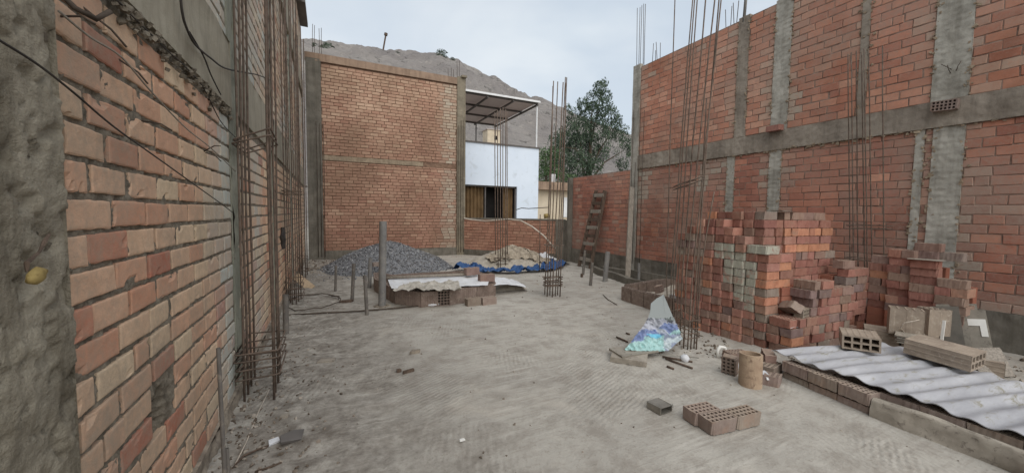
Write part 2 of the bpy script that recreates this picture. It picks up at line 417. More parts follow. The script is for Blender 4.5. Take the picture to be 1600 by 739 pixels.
def rough_face(mb, O, A, N, la, z0, z1, step, amp, sc, lump=0., lsc=3., thick=.1, edge=True):
    """a cast or plastered face as a real uneven surface, closed at the back"""
    O, A, N = V(O), V(A), V(N); Z = V((0, 0, 1))
    nu = max(1, int(la/step)); nv = max(1, int((z1-z0)/step))
    def fn(u, v):
        q = O + A*(la*u) + Z*(z0+(z1-z0)*v)
        d = fbm(q, sc, 4)*amp + fbm(q, lsc, 3)*lump
        if sc > 30:
            pit = fbm(q+V((7, 0, 0)), 13, 4); d -= .016*max(0, min(1, (pit-.22)*6)); d += .010*max(0, min(1, (fbm(q+V((0, 9, 0)), 8, 4)-.3)*5))
        return q + N*d
    mb.grid(fn, nu, nv)
    for (a, b, c, d) in (((0, z0), (la, z0), 0, 0), ((0, z1), (la, z1), 0, 0)):
        mb.add([O+A*a[0]+Z*a[1]+N*.0, O+A*b[0]+Z*b[1], O+A*b[0]+Z*b[1]-N*thick, O+A*a[0]+Z*a[1]-N*thick], [(0, 1, 2, 3)])
    for a in (0, la):
        mb.add([O+A*a+Z*z0, O+A*a+Z*z1, O+A*a+Z*z1-N*thick, O+A*a+Z*z0-N*thick], [(0, 1, 2, 3)])

XP, YP, ZP = V((1, 0, 0)), V((0, 1, 0)), V((0, 0, 1))
def bar_part(parent, pts, r=.007, name='rebar', mat='rust', n=6):
    b = MB(); b.tube(pts, r, n); return b.build(name, M[mat], parent, smooth=True)

# ================================================================== LEFT WALL
XL = -.72
lw = thing('brick_wall', (XL, 5, 0), 'tall neighbouring brick wall along the left side, with plastered column and projecting steel bars', 'wall')
b = MB(); b.box((XL-.25, 6.5, 3.75), (.2, 14.9, 7.5)); b.build('wall_core', M['mortar'], lw)
# mortar bed, uneven, with a broken-out hole
mo = MB()
def mort(u, v):
    y = 1.5+2.4*u; z = .02+2.5*v; q = V((XL, y, z))
    d = min(.0042, fbm(q, 42, 4)*.009 + fbm(q, 11, 3)*.009 - .001)
    e = max(abs((y-2.19)/.095), abs((z-.66)/.12)) + .25*fbm(q, 16, 2)
    if e < 1: d -= .10*min(1, (1-e)*3)*(1 if abs(fbm(q, 9, 2)) > .06 else .3)
    return q + XP*d
mo.grid(mort, 260, 260)
mo.build('mortar_bed', M['mortar'], lw, smooth=True)
mo = MB(); mo.box((XL-.0185, 9.05, 3.7), (.036, 10.3, 7.38)); mo.box((XL-.0195, 2.7, 5.2), (.036, 2.35, 4.4)); mo.build('mortar_bed', M['mortar'], lw)
def tl(c):
    return min(1, max(0, random.gauss(.54, .24) + (.1 if c.z > 1.0 and c.y > 2.4 else 0) + .12*fbm(c, 1.3, 2)))
def wl(c):
    a = max(0, 1.25-abs(c.y-3.75)/.6)*(.5+.5*n3(c, 1.7)+.3) + max(0, 1-abs(c.y-5.0)/.6)*.6 + (.75 if c.z > 2.9 else 0)*(.5+fbm(c, 1.1, 2)) + max(0, (c.y-6)/9)*.25
    return min(.95, max(0, a*ru(.4, 1.3)))
hole = lambda c: abs(c.y-2.19) < .13 and abs(c.z-.66) < .11
bm = MB()
panel(bm, (XL, 1.62, 0), YP, XP, 2.12, .13, 2.40, .117, .272, .020, .0085, tl, wl, hole, True, .03)
bm.build('brickwork', M['brick_left'], lw)
bm = MB()
for (y0, y1) in ((1.62, 3.78), (4.04, 6.3), (6.5, 9.2), (9.45, 13.85)):
    if y0 > 4: panel(bm, (XL, y0, 0), YP, XP, y1-y0, .15, 2.42, .117, .27, .022, .006, tl, wl)
    panel(bm, (XL, y0, 0), YP, XP, y1-y0, 2.95, 5.2, .117, .27, .022, .006, tl, wl)
    panel(bm, (XL, y0, 0), YP, XP, y1-y0, 5.72, 7.4, .117, .27, .022, .006, tl, wl)
bm.build('brickwork', M['brick_left'], lw)
c = MB(); rough_face(c, (XL+.018, .3, 0), YP, XP, 1.29, 0, 3.2, .011, .0045, 34, .007, 5); rough_face(c, (XL+.018, -.9, 0), YP, XP, 1.2, 0, 3.2, .05, .012, 9, .012, 4); c.build('concrete_column', M['conc_near'], lw, smooth=True)
c = MB(); c.box((XL, .36, 5.3), (.06, 2.52, 4.2)); c.build('concrete_column', M['conc_near'], lw)
for (y0, y1) in ((3.79, 4.03), (6.31, 6.49), (9.21, 9.44)):
    c = MB(); rough_face(c, (XL+.012, y0, 0), YP, XP, y1-y0, 0, 7.45, .05, .012, 9, .01, 3); c.build('concrete_column', M['conc_left'], lw, smooth=True)
c = MB(); rough_face(c, (XL+.03, 1.625, 0), YP, XP, 2.155, 2.41, 2.94, .03, .004, 8, .012, 2); c.build('tie_beam', M['conc_beam_left'], lw, smooth=True)
c = MB()
for (y0, y1) in ((4.045, 6.3), (6.5, 9.2), (9.45, 13.9)):
    rough_face(c, (XL+.02, y0, 0), YP, XP, y1-y0, 2.43, 2.93, .06, .006, 6, .012, 2)
for (y0, y1) in ((-.9, 3.78), (4.045, 6.3), (6.5, 9.2), (9.45, 13.9)):
    rough_face(c, (XL+.045, y0, 0), YP, XP, y1-y0, 5.21, 5.7, .08, .006, 6, .012, 2)
c.build('tie_beam', M['conc_beam_left'], lw, smooth=True)
# broken mortar lumps hanging under the beam
c = MB()
for i in range(170):
    y = ru(1.65, 3.78); s = ru(.006, .022)
    c.box((XL+.02+ru(-.004, .016), y, 2.40-abs(random.gauss(0, .045))), (s, s*ru(.6, 1.7), s*ru(.6, 2.0)), mat=Matrix.Rotation(ru(0, 3), 3, V((rnd(), rnd(), rnd()))), jit=s*.15)
c.build('mortar_lumps', M['mortar'], lw)
c = MB(); rough_face(c, (XL+.03, 1.62, 0), YP, XP, 2.3, -.05, .135, .02, .02, 12, .015, 3); rough_face(c, (XL+.03, 4.05, 0), YP, XP, 9.8, -.05, .15, .08, .02, 9, .015, 3)
c.build('rubble_footing', M['rubble'], lw, smooth=True)
c = MB(); c.box((XL+.05, 13.1, 7.45), (.34, 1.6, .12)); c.box((XL+.02, 6, 7.44), (.24, 12.5, .1)); c.build('roof_edge', M['metal_dark'], lw)
# stub bars sticking out of the wall
for (px, py, dx, dy, dz, L) in ((140, 20, .3, .2, -.25, .1), (100, 26, .6, -.1, .1, .07), (228, 190, .9, .3, -.05, .08), (322, 235, .8, -.3, .5, .10), (325, 240, .8, .3, -.3, .07), (196, 100, .7, .5, -.5, .07)):
    p = PX(px, py, XL+.02); d = V((dx, dy, dz)).normalized(); bar_part(lw, [p-d*.04, p+d*L*.6, p+d*L+V((0, .01, -.02))], .0035, 'stub_bar', 'rust_dark')
for (y0, z0, L) in ((1.52, 2.25, .1), ):
    p = V((XL+.06, y0, z0)); bar_part(lw, [p-XP*.05, p+V((.03, .0, -.09)), p+V((.06, .03, -.1)), p+V((.08, .06, -.06))], .008, 'stub_bar', 'rust_dark')

# withered pod hung on a wire at the near column
t = thing('dry_pod', PX(57, 430, XL+.11), 'small withered yellow pod hanging by its dark stem on the rough left column', 'pod')
o = V(t['_w']); b = MB()
def pod(u, v):
    an = 2*math.pi*v; th = math.pi*u
    rr = .021*math.sin(th)**.8*(1+.25*n3((math.cos(an)*2, math.sin(an)*2, u*3)))
    return o + V((.6*rr*math.cos(an), rr*1.35*math.sin(an), .02-.042*u + .006*math.sin(an)*math.sin(th)))
b.grid(pod, 12, 14); b.build('pod', M['yellow'], t, smooth=True)
p0 = PX(42, 418, XL+.10); p1 = PX(77, 366, XL+.06)
b = MB(); b.tube([p0+V((0, 0, -.01)), p0+V((0, 0, .01)), p0.lerp(p1, .45)+V((0, .006, -.002)), p0.lerp(p1, .8), p1], .0028, 6, rfun=lambda k: .003+.002*math.sin(k*6)**2); b.build('stem', M['wood'], t)

# cables across the left wall
def cable(name, pts, off, r, label, mat='cable', sag=0., cat='cable'):
    ps = [PX(x, y, XL+off+.004*n3((x*.01, y*.01, off*50))) for x, y in pts]
    out = []
    for i in range(len(ps)-1):                           # Catmull-Rom
        a, b_, c_, d_ = ps[max(i-1, 0)], ps[i], ps[i+1], ps[min(i+2, len(ps)-1)]
        for k in range(8):
            q = k/8; out.append(.5*((2*b_) + (c_-a)*q + (2*a-5*b_+4*c_-d_)*q*q + (3*b_-a-3*c_+d_)*q**3))
    out.append(ps[-1]); mb = MB(); mb.tube(out, r, 7); return tag(mb.build(name, M[mat], smooth=True), label, cat)
cable('cable', [(-40, 40), (0, 64), (60, 102), (115, 145), (180, 200), (250, 250), (310, 293), (345, 318), (366, 334)], .055, .0032, 'thin black cable sloping down across the red bricks from the near column')
cable('cable', [(170, -8), (186, 4), (215, 34), (240, 58), (262, 80), (290, 105), (318, 138), (345, 190), (368, 215)], .035, .0032, 'thin cable running along the brick courses close under the left beam')
cable('cable', [(281, -20), (284, 15), (290, 40), (305, 70), (330, 92), (352, 107), (384, 114), (404, 118), (424, 126)], .06, .006, 'thick black cable sagging over the left concrete beam towards the steel cages', 'cable')
cable('cable', [(296, 50), (318, 88), (330, 118), (345, 148)], .05, .0042, 'short dark cable branching down over the left concrete beam', 'cable')
cable('cable', [(92, 18), (140, 58), (190, 90), (235, 142), (290, 200), (330, 232), (368, 268)], .045, .0035, 'pale brown wire slung over the upper brick courses of the left wall', 'wood_grey', cat='wire')

# ================================================================== RIGHT WALL
XR = 7.4
rw = thing('brick_wall', (XR, 4, 0), 'high red brick wall on the right with grey concrete columns and a tie beam', 'wall')
YN = -.8                                       # near end of the wall, behind the viewer
b = MB(); b.box((XR+.082, (YN+7.9)/2, 2.74), (.138, 7.9-YN, 5.48)); b.build('wall_core', M['mortar_right'], rw)
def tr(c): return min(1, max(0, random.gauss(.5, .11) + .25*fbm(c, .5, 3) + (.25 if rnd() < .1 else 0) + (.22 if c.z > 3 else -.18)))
def wr(c):
    a = 0.
    for y in (7.55, 5.1, 4.0, 4.42, 2.32, 1.84, 3.0): a += max(0, 1-abs(c.y-y)/.16)*.55
    if 2.2 < c.z < 2.9 and 5.2 < c.y < 5.8: a += .7
    if 2.0 < c.z < 2.8 and c.y > 7.2: a += .7
    if rnd() < .015: a += .5
    a += .9*max(0, fbm(c, 1.1, 3)-.35)
    return min(.95, a*ru(.2, 1.2))
cols_up = [(7.64, 7.9), (4.80, 5.02), (4.04, 4.32), (2.95, 3.05), (1.9, 2.24)]
cols_lo = [(7.64, 7.9), (4.98, 5.14), (4.1, 4.31), (2.27, 2.36), (1.9, 2.19)]
def spans(cols, y0, y1):
    out = []; hi = y1
    for a, b_ in sorted(cols, reverse=True):
        out.append((b_, hi)); hi = a
    out.append((y0, hi)); return [(a, b_) for a, b_ in out if b_-a > .05]
bm = MB()
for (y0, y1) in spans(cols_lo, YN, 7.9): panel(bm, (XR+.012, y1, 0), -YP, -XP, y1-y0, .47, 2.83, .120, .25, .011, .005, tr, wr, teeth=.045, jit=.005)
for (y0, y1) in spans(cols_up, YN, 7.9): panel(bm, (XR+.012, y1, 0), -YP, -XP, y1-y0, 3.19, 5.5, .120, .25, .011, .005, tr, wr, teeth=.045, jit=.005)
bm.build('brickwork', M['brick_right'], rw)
for (y0, y1) in cols_lo[1:]:
    c = MB(); rough_face(c, (XR-.004, y1-.0, 0), -YP, -XP, y1-y0, .4, 2.85, .02, .008, 22, .006, 4); c.build('concrete_column', M['conc_right'], rw, smooth=True)
for (y0, y1) in cols_up[1:]:
    c = MB(); rough_face(c, (XR-.004, y1-.0, 0), -YP, -XP, y1-y0, 3.17, 5.52 if y0 > 2.5 else 5.9, .02, .007, 22, .006, 4); c.build('concrete_column', M['conc_right' if y1-y0 > .25 else 'conc_beam'], rw, smooth=True)
c = MB()
for cols, za, zb in ((cols_lo[1:], .5, 2.85), (cols_up[1:], 3.2, 5.5)):
    for (y0, y1) in cols:
        for e in (y0, y1):
            for i in range(int((zb-za)*18)):
                s = ru(.010, .028); c.box((XR-.001+ru(-.005, .006), e+random.gauss(0, .018), ru(za, zb)), (ru(.012, .025), s*ru(.7, 1.6), s*ru(.6, 1.5)), mat=Matrix.Rotation(ru(0, 3), 3, 'X'), jit=s*.2)
for i in range(260):
    s = ru(.012, .035); c.box((XR-.008+ru(-.004, .01), ru(YN, 7.6), 2.83+random.gauss(0, .018)), (ru(.012, .03), s*ru(.7, 2.2), s*ru(.6, 1.3)), mat=Matrix.Rotation(ru(-.3, .3), 3, 'X'), jit=s*.2)
c.build('mortar_lumps', M['conc_back'], rw)
corner = MB(); rough_face(corner, (XR-.02, 7.9, 0), -YP, -XP, .25, 0, 5.56, .05, .006, 8, .008, 3); rough_face(corner, (XR+.17, 7.9, 0), -XP, YP, .19, 0, 5.56, .06, .004, 8, .004, 3)
corner.build('concrete_column', M['conc_right'], rw, smooth=True)
c = MB(); rough_face(c, (XR-.022, 7.64, 0), -YP, -XP, 7.64-YN, 2.83, 3.18, .025, .009, 20, .014, 2.5); c.build('tie_beam', M['conc_beam'], rw, smooth=True)
c = MB(); rough_face(c, (XR-.02, 7.64, 0), -YP, -XP, 7.64-YN, -.05, .475, .04, .008, 8, .02, 2.); c.build('footing', M['conc_dark'], rw, smooth=True)
for (yy, n, zt, pxs) in ((7.25, 4, 5.85, None), (5.25, 4, 5.95, None), (7.78, 5, 7.0, None)):
    for i in range(n):
        y = yy + (i-n/2)*.07; lean = ru(-.04, .04)
        bar_part(rw, [(XR+.06+ru(-.03, .05), y, 5.3), (XR+.06+lean, y+ru(-.03, .03), zt+ru(-.12, .1))], .007, 'rebar', 'rust_dark')
bar_part(rw, [(XR+.02, 4.94, 5.4), (XR+.03, 4.90, 6.5)], .03, 'vent_pipe', 'pvc')
# bars hanging down the face of the corner column
for i, (y, z0, z1) in enumerate(((7.55, .4, 4.6), (7.42, .3, 4.3), (7.8, .3, 4.4), (7.68, .3, 3.0))):
    bar_part(rw, [(XR-.06, y, z0), (XR-.05, y+.02, (z0+z1)/2), (XR-.06, y, z1)], .007, 'rebar', 'rust_dark')
# small bars poking from the big column
for (y, z, dy, dz) in ((2.05, 3.55, .1, .1), (2.03, 3.52, -.06, .11), (2.07, 3.5, .02, .12)):
    bar_part(rw, [(XR+.02, y, z), (XR-.05, y+dy*.5, z+dz*.5), (XR-.06, y+dy, z+dz)], .004, 'stub_bar', 'rust_dark')

fw = thing('brick_wall', (XR, 9.2, 0), 'lower red brick wall beyond the grey corner column, with the ladder against it', 'wall')
b = MB(); b.box((XR+.082, 9.25, 1.42), (.138, 2.68, 2.84)); b.build('wall_core', M['mortar_right'], fw)
bm = MB(); panel(bm, (XR+.012, 10.6, 0), -YP, -XP, 2.7, .47, 2.84, .112, .26, .011, .005, tr, lambda c: .5*rnd() if rnd() < .12 else 0, teeth=.005); bm.build('brickwork', M['brick_right'], fw)
c = MB(); rough_face(c, (XR-.02, 10.6, 0), -YP, -XP, 2.7, -.05, .475, .05, .008, 8, .02, 2.); c.box((XR-.016, 10.66, 1.4), (.25, .11, 2.86)); c.build('footing', M['conc_dark'], fw)

# ================================================================== BACK WALL
YB = 14.0
bw = thing('brick_wall', (2.1, YB, 0), 'tall brown brick wall closing the back of the yard behind the gravel heap', 'wall')
b = MB(); b.box((2.15, YB+.09, 3.25), (5.2, .14, 6.5)); b.build('wall_core', M['mortar_back'], bw)
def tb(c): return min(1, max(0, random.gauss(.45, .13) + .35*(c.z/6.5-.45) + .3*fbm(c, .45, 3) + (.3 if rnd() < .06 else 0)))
def wb(c): return min(1, max(0, (max(0, 1-abs(c.x-4.15)/.45)*.8)*ru(.3, 1.3)))
bm = MB()
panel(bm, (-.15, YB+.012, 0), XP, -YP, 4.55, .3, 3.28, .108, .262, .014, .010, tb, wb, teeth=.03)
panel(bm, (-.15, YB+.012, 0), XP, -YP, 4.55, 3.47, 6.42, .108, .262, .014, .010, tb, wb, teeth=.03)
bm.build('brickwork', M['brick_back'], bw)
c = MB(); rough_face(c, (-.15, YB-.004, 0), XP, -YP, 3.3, 3.30, 3.46, .05, .012, 6, .02, 2); c.build('tie_beam', M['conc_back'], bw, smooth=True)
c = MB(); rough_face(c, (-.6, YB-.05, 0), XP, -YP, .44, 0, 6.5, .06, .008, 6, .01, 2); c.build('concrete_column', M['conc_dark'], bw, smooth=True)
c = MB(); rough_face(c, (4.42, YB-.04, 0), XP, -YP, .33, 0, 6.72, .05, .01, 7, .015, 2); c.box((4.6, YB+.05, 3.36), (.298, .17, 6.7)); c.box((4.66, YB-.05, 6.73), (.2, .2, .07)); c.build('concrete_column', M['conc_left_dark'], bw, smooth=False)
c = MB(); rough_face(c, (-.62, YB-.03, 0), XP, -YP, 5.04, 6.44, 6.66, .06, .008, 6, .02, 1.5, thick=.2); c.box((1.9, YB+.04, 6.55), (5.03, .17, .24)); c.build('parapet_cap', M['conc_cap'], bw)
c = MB(); rough_face(c, (-.15, YB-.03, 0), XP, -YP, 4.56, -.05, .3, .06, .02, 6, .03, 2); c.build('footing', M['conc_dark'], bw, smooth=True)
for x, zt in ((4.45, 7.3), (4.52, 7.35), (4.1, 7.0), (4.2, 7.02), (4.3, 6.98)): bar_part(bw, [(x, YB+.05, 6.4), (x+ru(-.03, .03), YB+.05, zt)], .009, 'rebar', 'rust_dark')
for x in (-.32, -.22, -.12): bar_part(bw, [(x, YB-.12, .1), (x+.01, YB-.12, 3.0), (x, YB-.12, 4.6-.2*rnd())], .011, 'rebar', 'rust_dark')
for x in (4.46, 4.56, 4.66): bar_part(bw, [(x, YB-.1, .1), (x-.02, YB-.11, 3.0), (x, YB-.1, 5.3-.4*rnd())], .010, 'rebar', 'rust_dark')

# low wall, turning towards the right wall
P0, P1 = V((4.70, 13.97, 0)), V((7.36, 11.0, 0)); A = (P1-P0).normalized(); L = (P1-P0).length; N = V((-abs(A.y), -abs(A.x), 0)).normalized()
lo = thing('low_brick_wall', (P0+P1)/2, 'low brick wall under the pale blue house, with a hose lying on it', 'wall')
b = MB(); b.box((P0+P1)/2 - N*.09 + ZP*.7, (L, .14, 1.4), math.atan2(A.y, A.x)); b.build('wall_core', M['mortar_back'], lo)
bm = MB(); panel(bm, P0-N*.012, A, N, L-.32, .22, 1.38, .108, .26, .014, .010, lambda c: min(1, max(0, random.gauss(.5, .22))), None, teeth=.01); bm.build('brickwork', M['brick_low'], lo)
c = MB(); rough_face(c, P0+N*.01, A, N, L, 1.38, 1.44, .06, .004, 6, .008, 2, thick=.18); rough_face(c, P0+A*(L-.3)+N*.006, A, N, .3, .0, 1.38, .06, .004, 6, .008, 2); rough_face(c, P0+N*.02, A, N, L-.3, -.05, .22, .06, .02, 6, .03, 2)
c.box((7.47, 10.93, .70), (.26, .5, 1.42)); c.build('coping_and_footing', M['conc_dark'], lo)
hp = [PD(726, 341, 13.9), PD(735, 343, 14.0), PD(760, 345.5, 13.6), PD(795, 342.5, 13.0), PD(815, 345, 12.6), PD(832, 354, 12.3), PD(850, 368, 12.0), PD(868, 388, 11.7)]
b = MB(); b.tube([p - A.cross(ZP)*0 + N*.05 for p in hp], .025, 7); tag(b.build('hose', M['hose'], smooth=True), 'pale hose drooping over the low back wall', 'hose')
b = MB(); b.tube([PD(x, y, 12.2) for x, y in ((806, 328), (815, 325), (826, 326), (842, 325), (858, 324))], .014, 6); tag(b.build('wire', M['cable'], smooth=True), 'dark wire stretched above the low back wall towards the bar cage', 'wire')

# ================================================================== GROUND, HILL, SKY
def axis(lo, hi, step, far):
    a = []; x = lo
    while x <= hi+1e-6: a.append(x); x += step
    s = step; l, r = [lo], [hi]
    while l[-1] > -far: s *= 1.7; l.append(l[-1]-s); r.append(r[-1]+s)
    return l[1:][::-1] + a + r[1:]
gx = axis(-.9, 7.6, .05, 900); gy = axis(-1., 14.2, .05, 900)
def gz(x, y):
    if not (-1.2 < x < 8 and -1.5 < y < 14.6): return -.02
    p = V((x, y, 0)); h = fbm(p, .9, 3)*.007 + fbm(p, 6, 4)*.004
    e = max(0, 1-(x+.72)/1.3)
    if e > 0: h += e*(fbm(p, 6, 4)*.022 + .015)
    w = n3((x*.55+3, y*.55, 1))                            # raked / scraped strips
    if w > .1:
        s = math.sin((x*math.cos(.5)+y*math.sin(.5)+.15*n3(p, 1.4))*42); h += .0032*s*min(1, (w-.1)*4)
    w = n3((x*.5, y*.5+7, 4))
    if w > .1 and x > 0:
        s = math.sin((x*math.cos(2.2)+y*math.sin(2.2)+.15*n3(p, 1.4))*46); h += .0032*s*min(1, (w-.1)*4)
    t = max(0, 1-abs(x-.35-.1*math.sin(y))/.3)*(1 if y < 6 else max(0, 1-(y-6)/2))   # wheel and boot marks
    if t: h -= t*(.008+.012*max(0, math.sin(y*17+3*n3(p, 2))))
    return h
vs = []; 
for x in gx:
    for y in gy: vs.append((x, y, gz(x, y)))
ny = len(gy); fs = [(i*ny+j, (i+1)*ny+j, (i+1)*ny+j+1, i*ny+j+1) for i in range(len(gx)-1) for j in range(ny-1)]
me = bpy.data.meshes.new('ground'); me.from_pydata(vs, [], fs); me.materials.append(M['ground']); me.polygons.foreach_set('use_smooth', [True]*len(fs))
go = bpy.data.objects.new('ground', me); COL.objects.link(go); go['kind'] = 'structure'

ridge_px = [(-700, 120), (-200, 70), (200, 52), (430, 54), (480, 62), (520, 67), (560, 73), (600, 79), (650, 83), (690, 87), (715, 95), (735, 104), (760, 118), (790, 134), (830, 152), (865, 163), (900, 178), (950, 200), (1010, 228), (1100, 262), (1300, 300), (1600, 322)]
rz = []
for x, y in ridge_px:
    d = ray(x, y); rz.append((math.atan2(d.x, d.y), d.z/math.hypot(d.x, d.y)))
rz.sort()
def elev(a):
    if a <= rz[0][0]: return rz[0][1]
    for (a0, e0), (a1, e1) in zip(rz, rz[1:]):
        if a0 <= a <= a1: return e0+(e1-e0)*(a-a0)/(a1-a0)
    return rz[-1][1]
vs = []; na, nr = 420, 150; RD = 170.
for i in range(na+1):
    a = rz[0][0] + (rz[-1][0]-rz[0][0])*i/na
    for j in range(nr+1):
        q = j/nr; r = 42 + 220*q
        top = H + RD*elev(a)
        s = (r-42)/(RD-42)
        p = V((r*math.sin(a), r*math.cos(a), 0))
        if s <= 1: z = -1 + (top+1)*(s**.85)
        else: z = top - (s-1)*14
        z += fbm(p, .045, 5)*3.2*min(1, s*2, abs(1-s)*6+.12) + fbm(p, .16, 5)*1.6*min(1, s*2)
        vs.append((p.x, p.y, z))
fs = [(i*(nr+1)+j, (i+1)*(nr+1)+j, (i+1)*(nr+1)+j+1, i*(nr+1)+j+1) for i in range(na) for j in range(nr)]
me = bpy.data.meshes.new('hillside'); me.from_pydata(vs, [], fs); me.materials.append(M['hill']); me.polygons.foreach_set('use_smooth', [True]*len(fs))
ho = bpy.data.objects.new('hillside', me); COL.objects.link(ho); ho['kind'] = 'structure'

def leaf_blob(mb, c, r, n, ls, droop=.3, squash=1., lo=0., hi=1.):
    """many separate small leaves in clumps through a crown volume"""
    c = V(c); k = 0
    while k < n:
        d = V((ru(-1, 1), ru(-1, 1), ru(-1, 1)))
        if d.length > 1 or d.length < .25: continue
        p = c + V((d.x*r, d.y*r, d.z*r*squash))
        if fbm(p, 1.6/r*1.2, 3) < -.08: 
            k += .35; continue
        k += 1
        a = V((ru(-1, 1), ru(-1, 1), ru(-.6, .6)-droop)).normalized(); b = a.cross(V((ru(-1, 1), ru(-1, 1), ru(-1, 1)))).normalized()
        L = ls*ru(.6, 1.5); w = L*ru(.18, .34)
        tt = min(1, max(0, lo+(hi-lo)*(random.gauss(.45, .2)+.3*fbm(p, 1.2/r, 2))))
        mb.add([p-a*L, p+b*w, p+a*L, p-b*w], [(0, 1, 2, 3)], tt)

# big feathery tree behind the yard
TD = 26.
tt_ = thing('tree', G(905, 372, 0) if False else PD(905, 345, TD) - ZP*1.6, 'tall grey-green feathery tree rising behind the red brick wall', 'tree')
base = V(tt_['_w']); base.z = 0; tt_.location = base; tt_['_w'] = tuple(base)
b = MB(); top = PD(925, 170, TD)
b.tube([base, base+V((.1, .1, 1.6)), base.lerp(top, .5)+V((.3, 0, 0)), top], .3, 9, rfun=lambda k: .32*(1-k)**.7+.03)
for (x, y) in ((880, 230), (960, 200), (975, 235), (900, 190), (940, 140), (870, 260), (930, 235)):
    e = PD(x, y, TD+ru(-1, 1)); s = base.lerp(top, ru(.3, .6))
    b.tube([s, s.lerp(e, .5)+ZP*.5, e], .08, 6, rfun=lambda k: .09*(1-k)+.015)
b.build('trunk', M['bark'], tt_, smooth=True)
b = MB()
for (x, y, r, n) in ((944, 130, .32, 120), (936, 140, .5, 300), (946, 150, .5, 260), (928, 156, .65, 430), (944, 166, .6, 380), (912, 166, .6, 380), (924, 180, .8, 620), (950, 182, .75, 520), (900, 186, .75, 500), (905, 205, .9, 760), (930, 203, .85, 700), (955, 200, .7, 460), (970, 208, .65, 380), (978, 224, .45, 200), (888, 216, .9, 700), (876, 236, .9, 680), (903, 232, 1.0, 900), (925, 226, .8, 600), (938, 240, .6, 340), (868, 222, .6, 260), (880, 258, .9, 700), (908, 258, .9, 800), (930, 262, .65, 380), (900, 280, .9, 500), (972, 258, .5, 260), (862, 255, .8, 560), (966, 186, .35, 120), (888, 170, .3, 80), (985, 238, .35, 120)):
    leaf_blob(b, PD(x, y, TD+ru(-1.2, 1.2)), r, n*1.7, .085, .8, 1.1)
for k in range(60):                                         # hanging sprays
    x = random.choice((ru(868, 935), ru(935, 988))); y = ru(190, 250) if x < 940 else ru(190, 232); p = PD(x, y, TD+ru(-1.5, 1.5))
    for q in range(26):
        p2 = p + V((ru(-.14, .14), ru(-.14, .14), -q*.045)); a = V((ru(-.4, .4), ru(-.4, .4), -1)).normalized(); bb = a.cross(V((ru(-1, 1), ru(-1, 1), 0))).normalized()
        b.add([p2-a*.1, p2+bb*.024, p2+a*.1, p2-bb*.024], [(0, 1, 2, 3)], ru(.1, .9))
b.build('crown', M['leaf_dark'], tt_)
t2 = thing('tree', V((PD(855, 300, 24).x, PD(855, 300, 24).y, 0)), 'bright green bushy tree beside the blue house corner', 'tree')
b = MB(); bs = V(t2['_w']); b.tube([bs, bs+ZP*2.2, PD(852, 240, 24)], .14, 8, rfun=lambda k: .16*(1-k)+.03); b.build('trunk', M['bark'], t2, smooth=True)
b = MB()
for (x, y, r, n) in ((852, 245, .65, 600), (858, 268, .75, 800), (848, 275, .7, 600), (870, 280, .7, 600), (890, 285, .6, 400), (865, 240, .5, 300)): leaf_blob(b, PD(x, y, 24+ru(-.6, .6)), r, n, .09, .3)
b.build('crown', M['leaf_green'], t2)
# hill shrubs
for (x, y, r, lb) in ((506, 77, 3.4, 'dark rounded shrub on the hill crest above the left end of the back wall'), (690, 85, 2.8, 'dark shrub on the middle of the hill crest'), (622, 84, 1.1, 'small shrub on the hill crest right of the leaning pole'), (707, 93, 1.2, 'little shrub just below the crest, right of the bigger crest shrub')):
    D = 120 if x < 530 else 150; c = PD(x, y, D)
    s = thing('shrub', c - ZP*r*.7, lb, 'shrub')
    b = MB(); leaf_blob(b, c, r, 420, r*.16, .1, .6); b.build('foliage', M['leaf_hill'], s)
    b = MB(); b.tube([c-ZP*r*1.2, c], .1, 5); b.build('stem', M['bark'], s)
po = thing('utility_pole', PD(598, 82, 150), 'thin leaning pole with a cap standing on the hill crest', 'pole')
b = MB(); b.tube([PD(597, 88, 150), PD(603, 54, 150)], .3, 8); b.build('pole', M['wood'], po)
b = MB(); b.tube([PD(602.7, 56, 150), PD(603.2, 52.5, 150)], .65, 8); b.build('cap', M['wood'], po)
# small hut high on the slope
hc = PD(768, 216, 60)
hut = thing('hut', hc - ZP*1.0, 'small pale hut on the slope just above the blue house roof', 'hut')
b = MB(); b.box(hc-ZP*.6, (2.2, 2., 3.4)); b.build('wall', M['cream'], hut)
b = MB(); b.box(hc+ZP*1.15, (2.5, 2.3, .12)); b.build('roof', M['poly'], hut)
b = MB(); b.box(hc+V((.3, -1.02, -.1)), (.5, .06, .6)); b.build('window', M['dark'], hut)

# ------------------------------------------------------------------ pale blue house with roof canopy
YH = 15.2
hx0, hx1 = 4.4, PY(842, 233, YH).x; hz1 = PY(842, 233, YH).z
wx1, wz0, wz1 = PY(808, 292, YH).x, 1.15, PY(808, 292, YH).z
hs = thing('house', (6.5, YH, 0), 'pale blue house with a curtained window behind the low back wall', 'house')
b = MB()
b.box(((hx0+hx1)/2, YH+.1, (wz1+hz1)/2), (hx1-hx0, .2, hz1-wz1)); b.box(((wx1+hx1)/2, YH+.1, wz1/2), (hx1-wx1, .2, wz1))
b.box(((hx0+wx1)/2, YH+.1, wz0/2), (wx1-hx0, .2, wz0)); b.box((hx1-.1, YH+2.6, hz1/2), (.2, 4.8, hz1)); b.box(((hx0+hx1)/2, YH+5.0, hz1/2), (hx1-hx0, .2, hz1)); b.box((hx0+.1, YH+2.6, hz1/2), (.2, 4.8, hz1))
b.build('wall', M['blue_paint'], hs)
b = MB(); b.box(((hx0+hx1)/2, YH+2.55, hz1+.03), (hx1-hx0+.06, 5.2, .06)); b.build('roof', M['metal_dark'], hs)
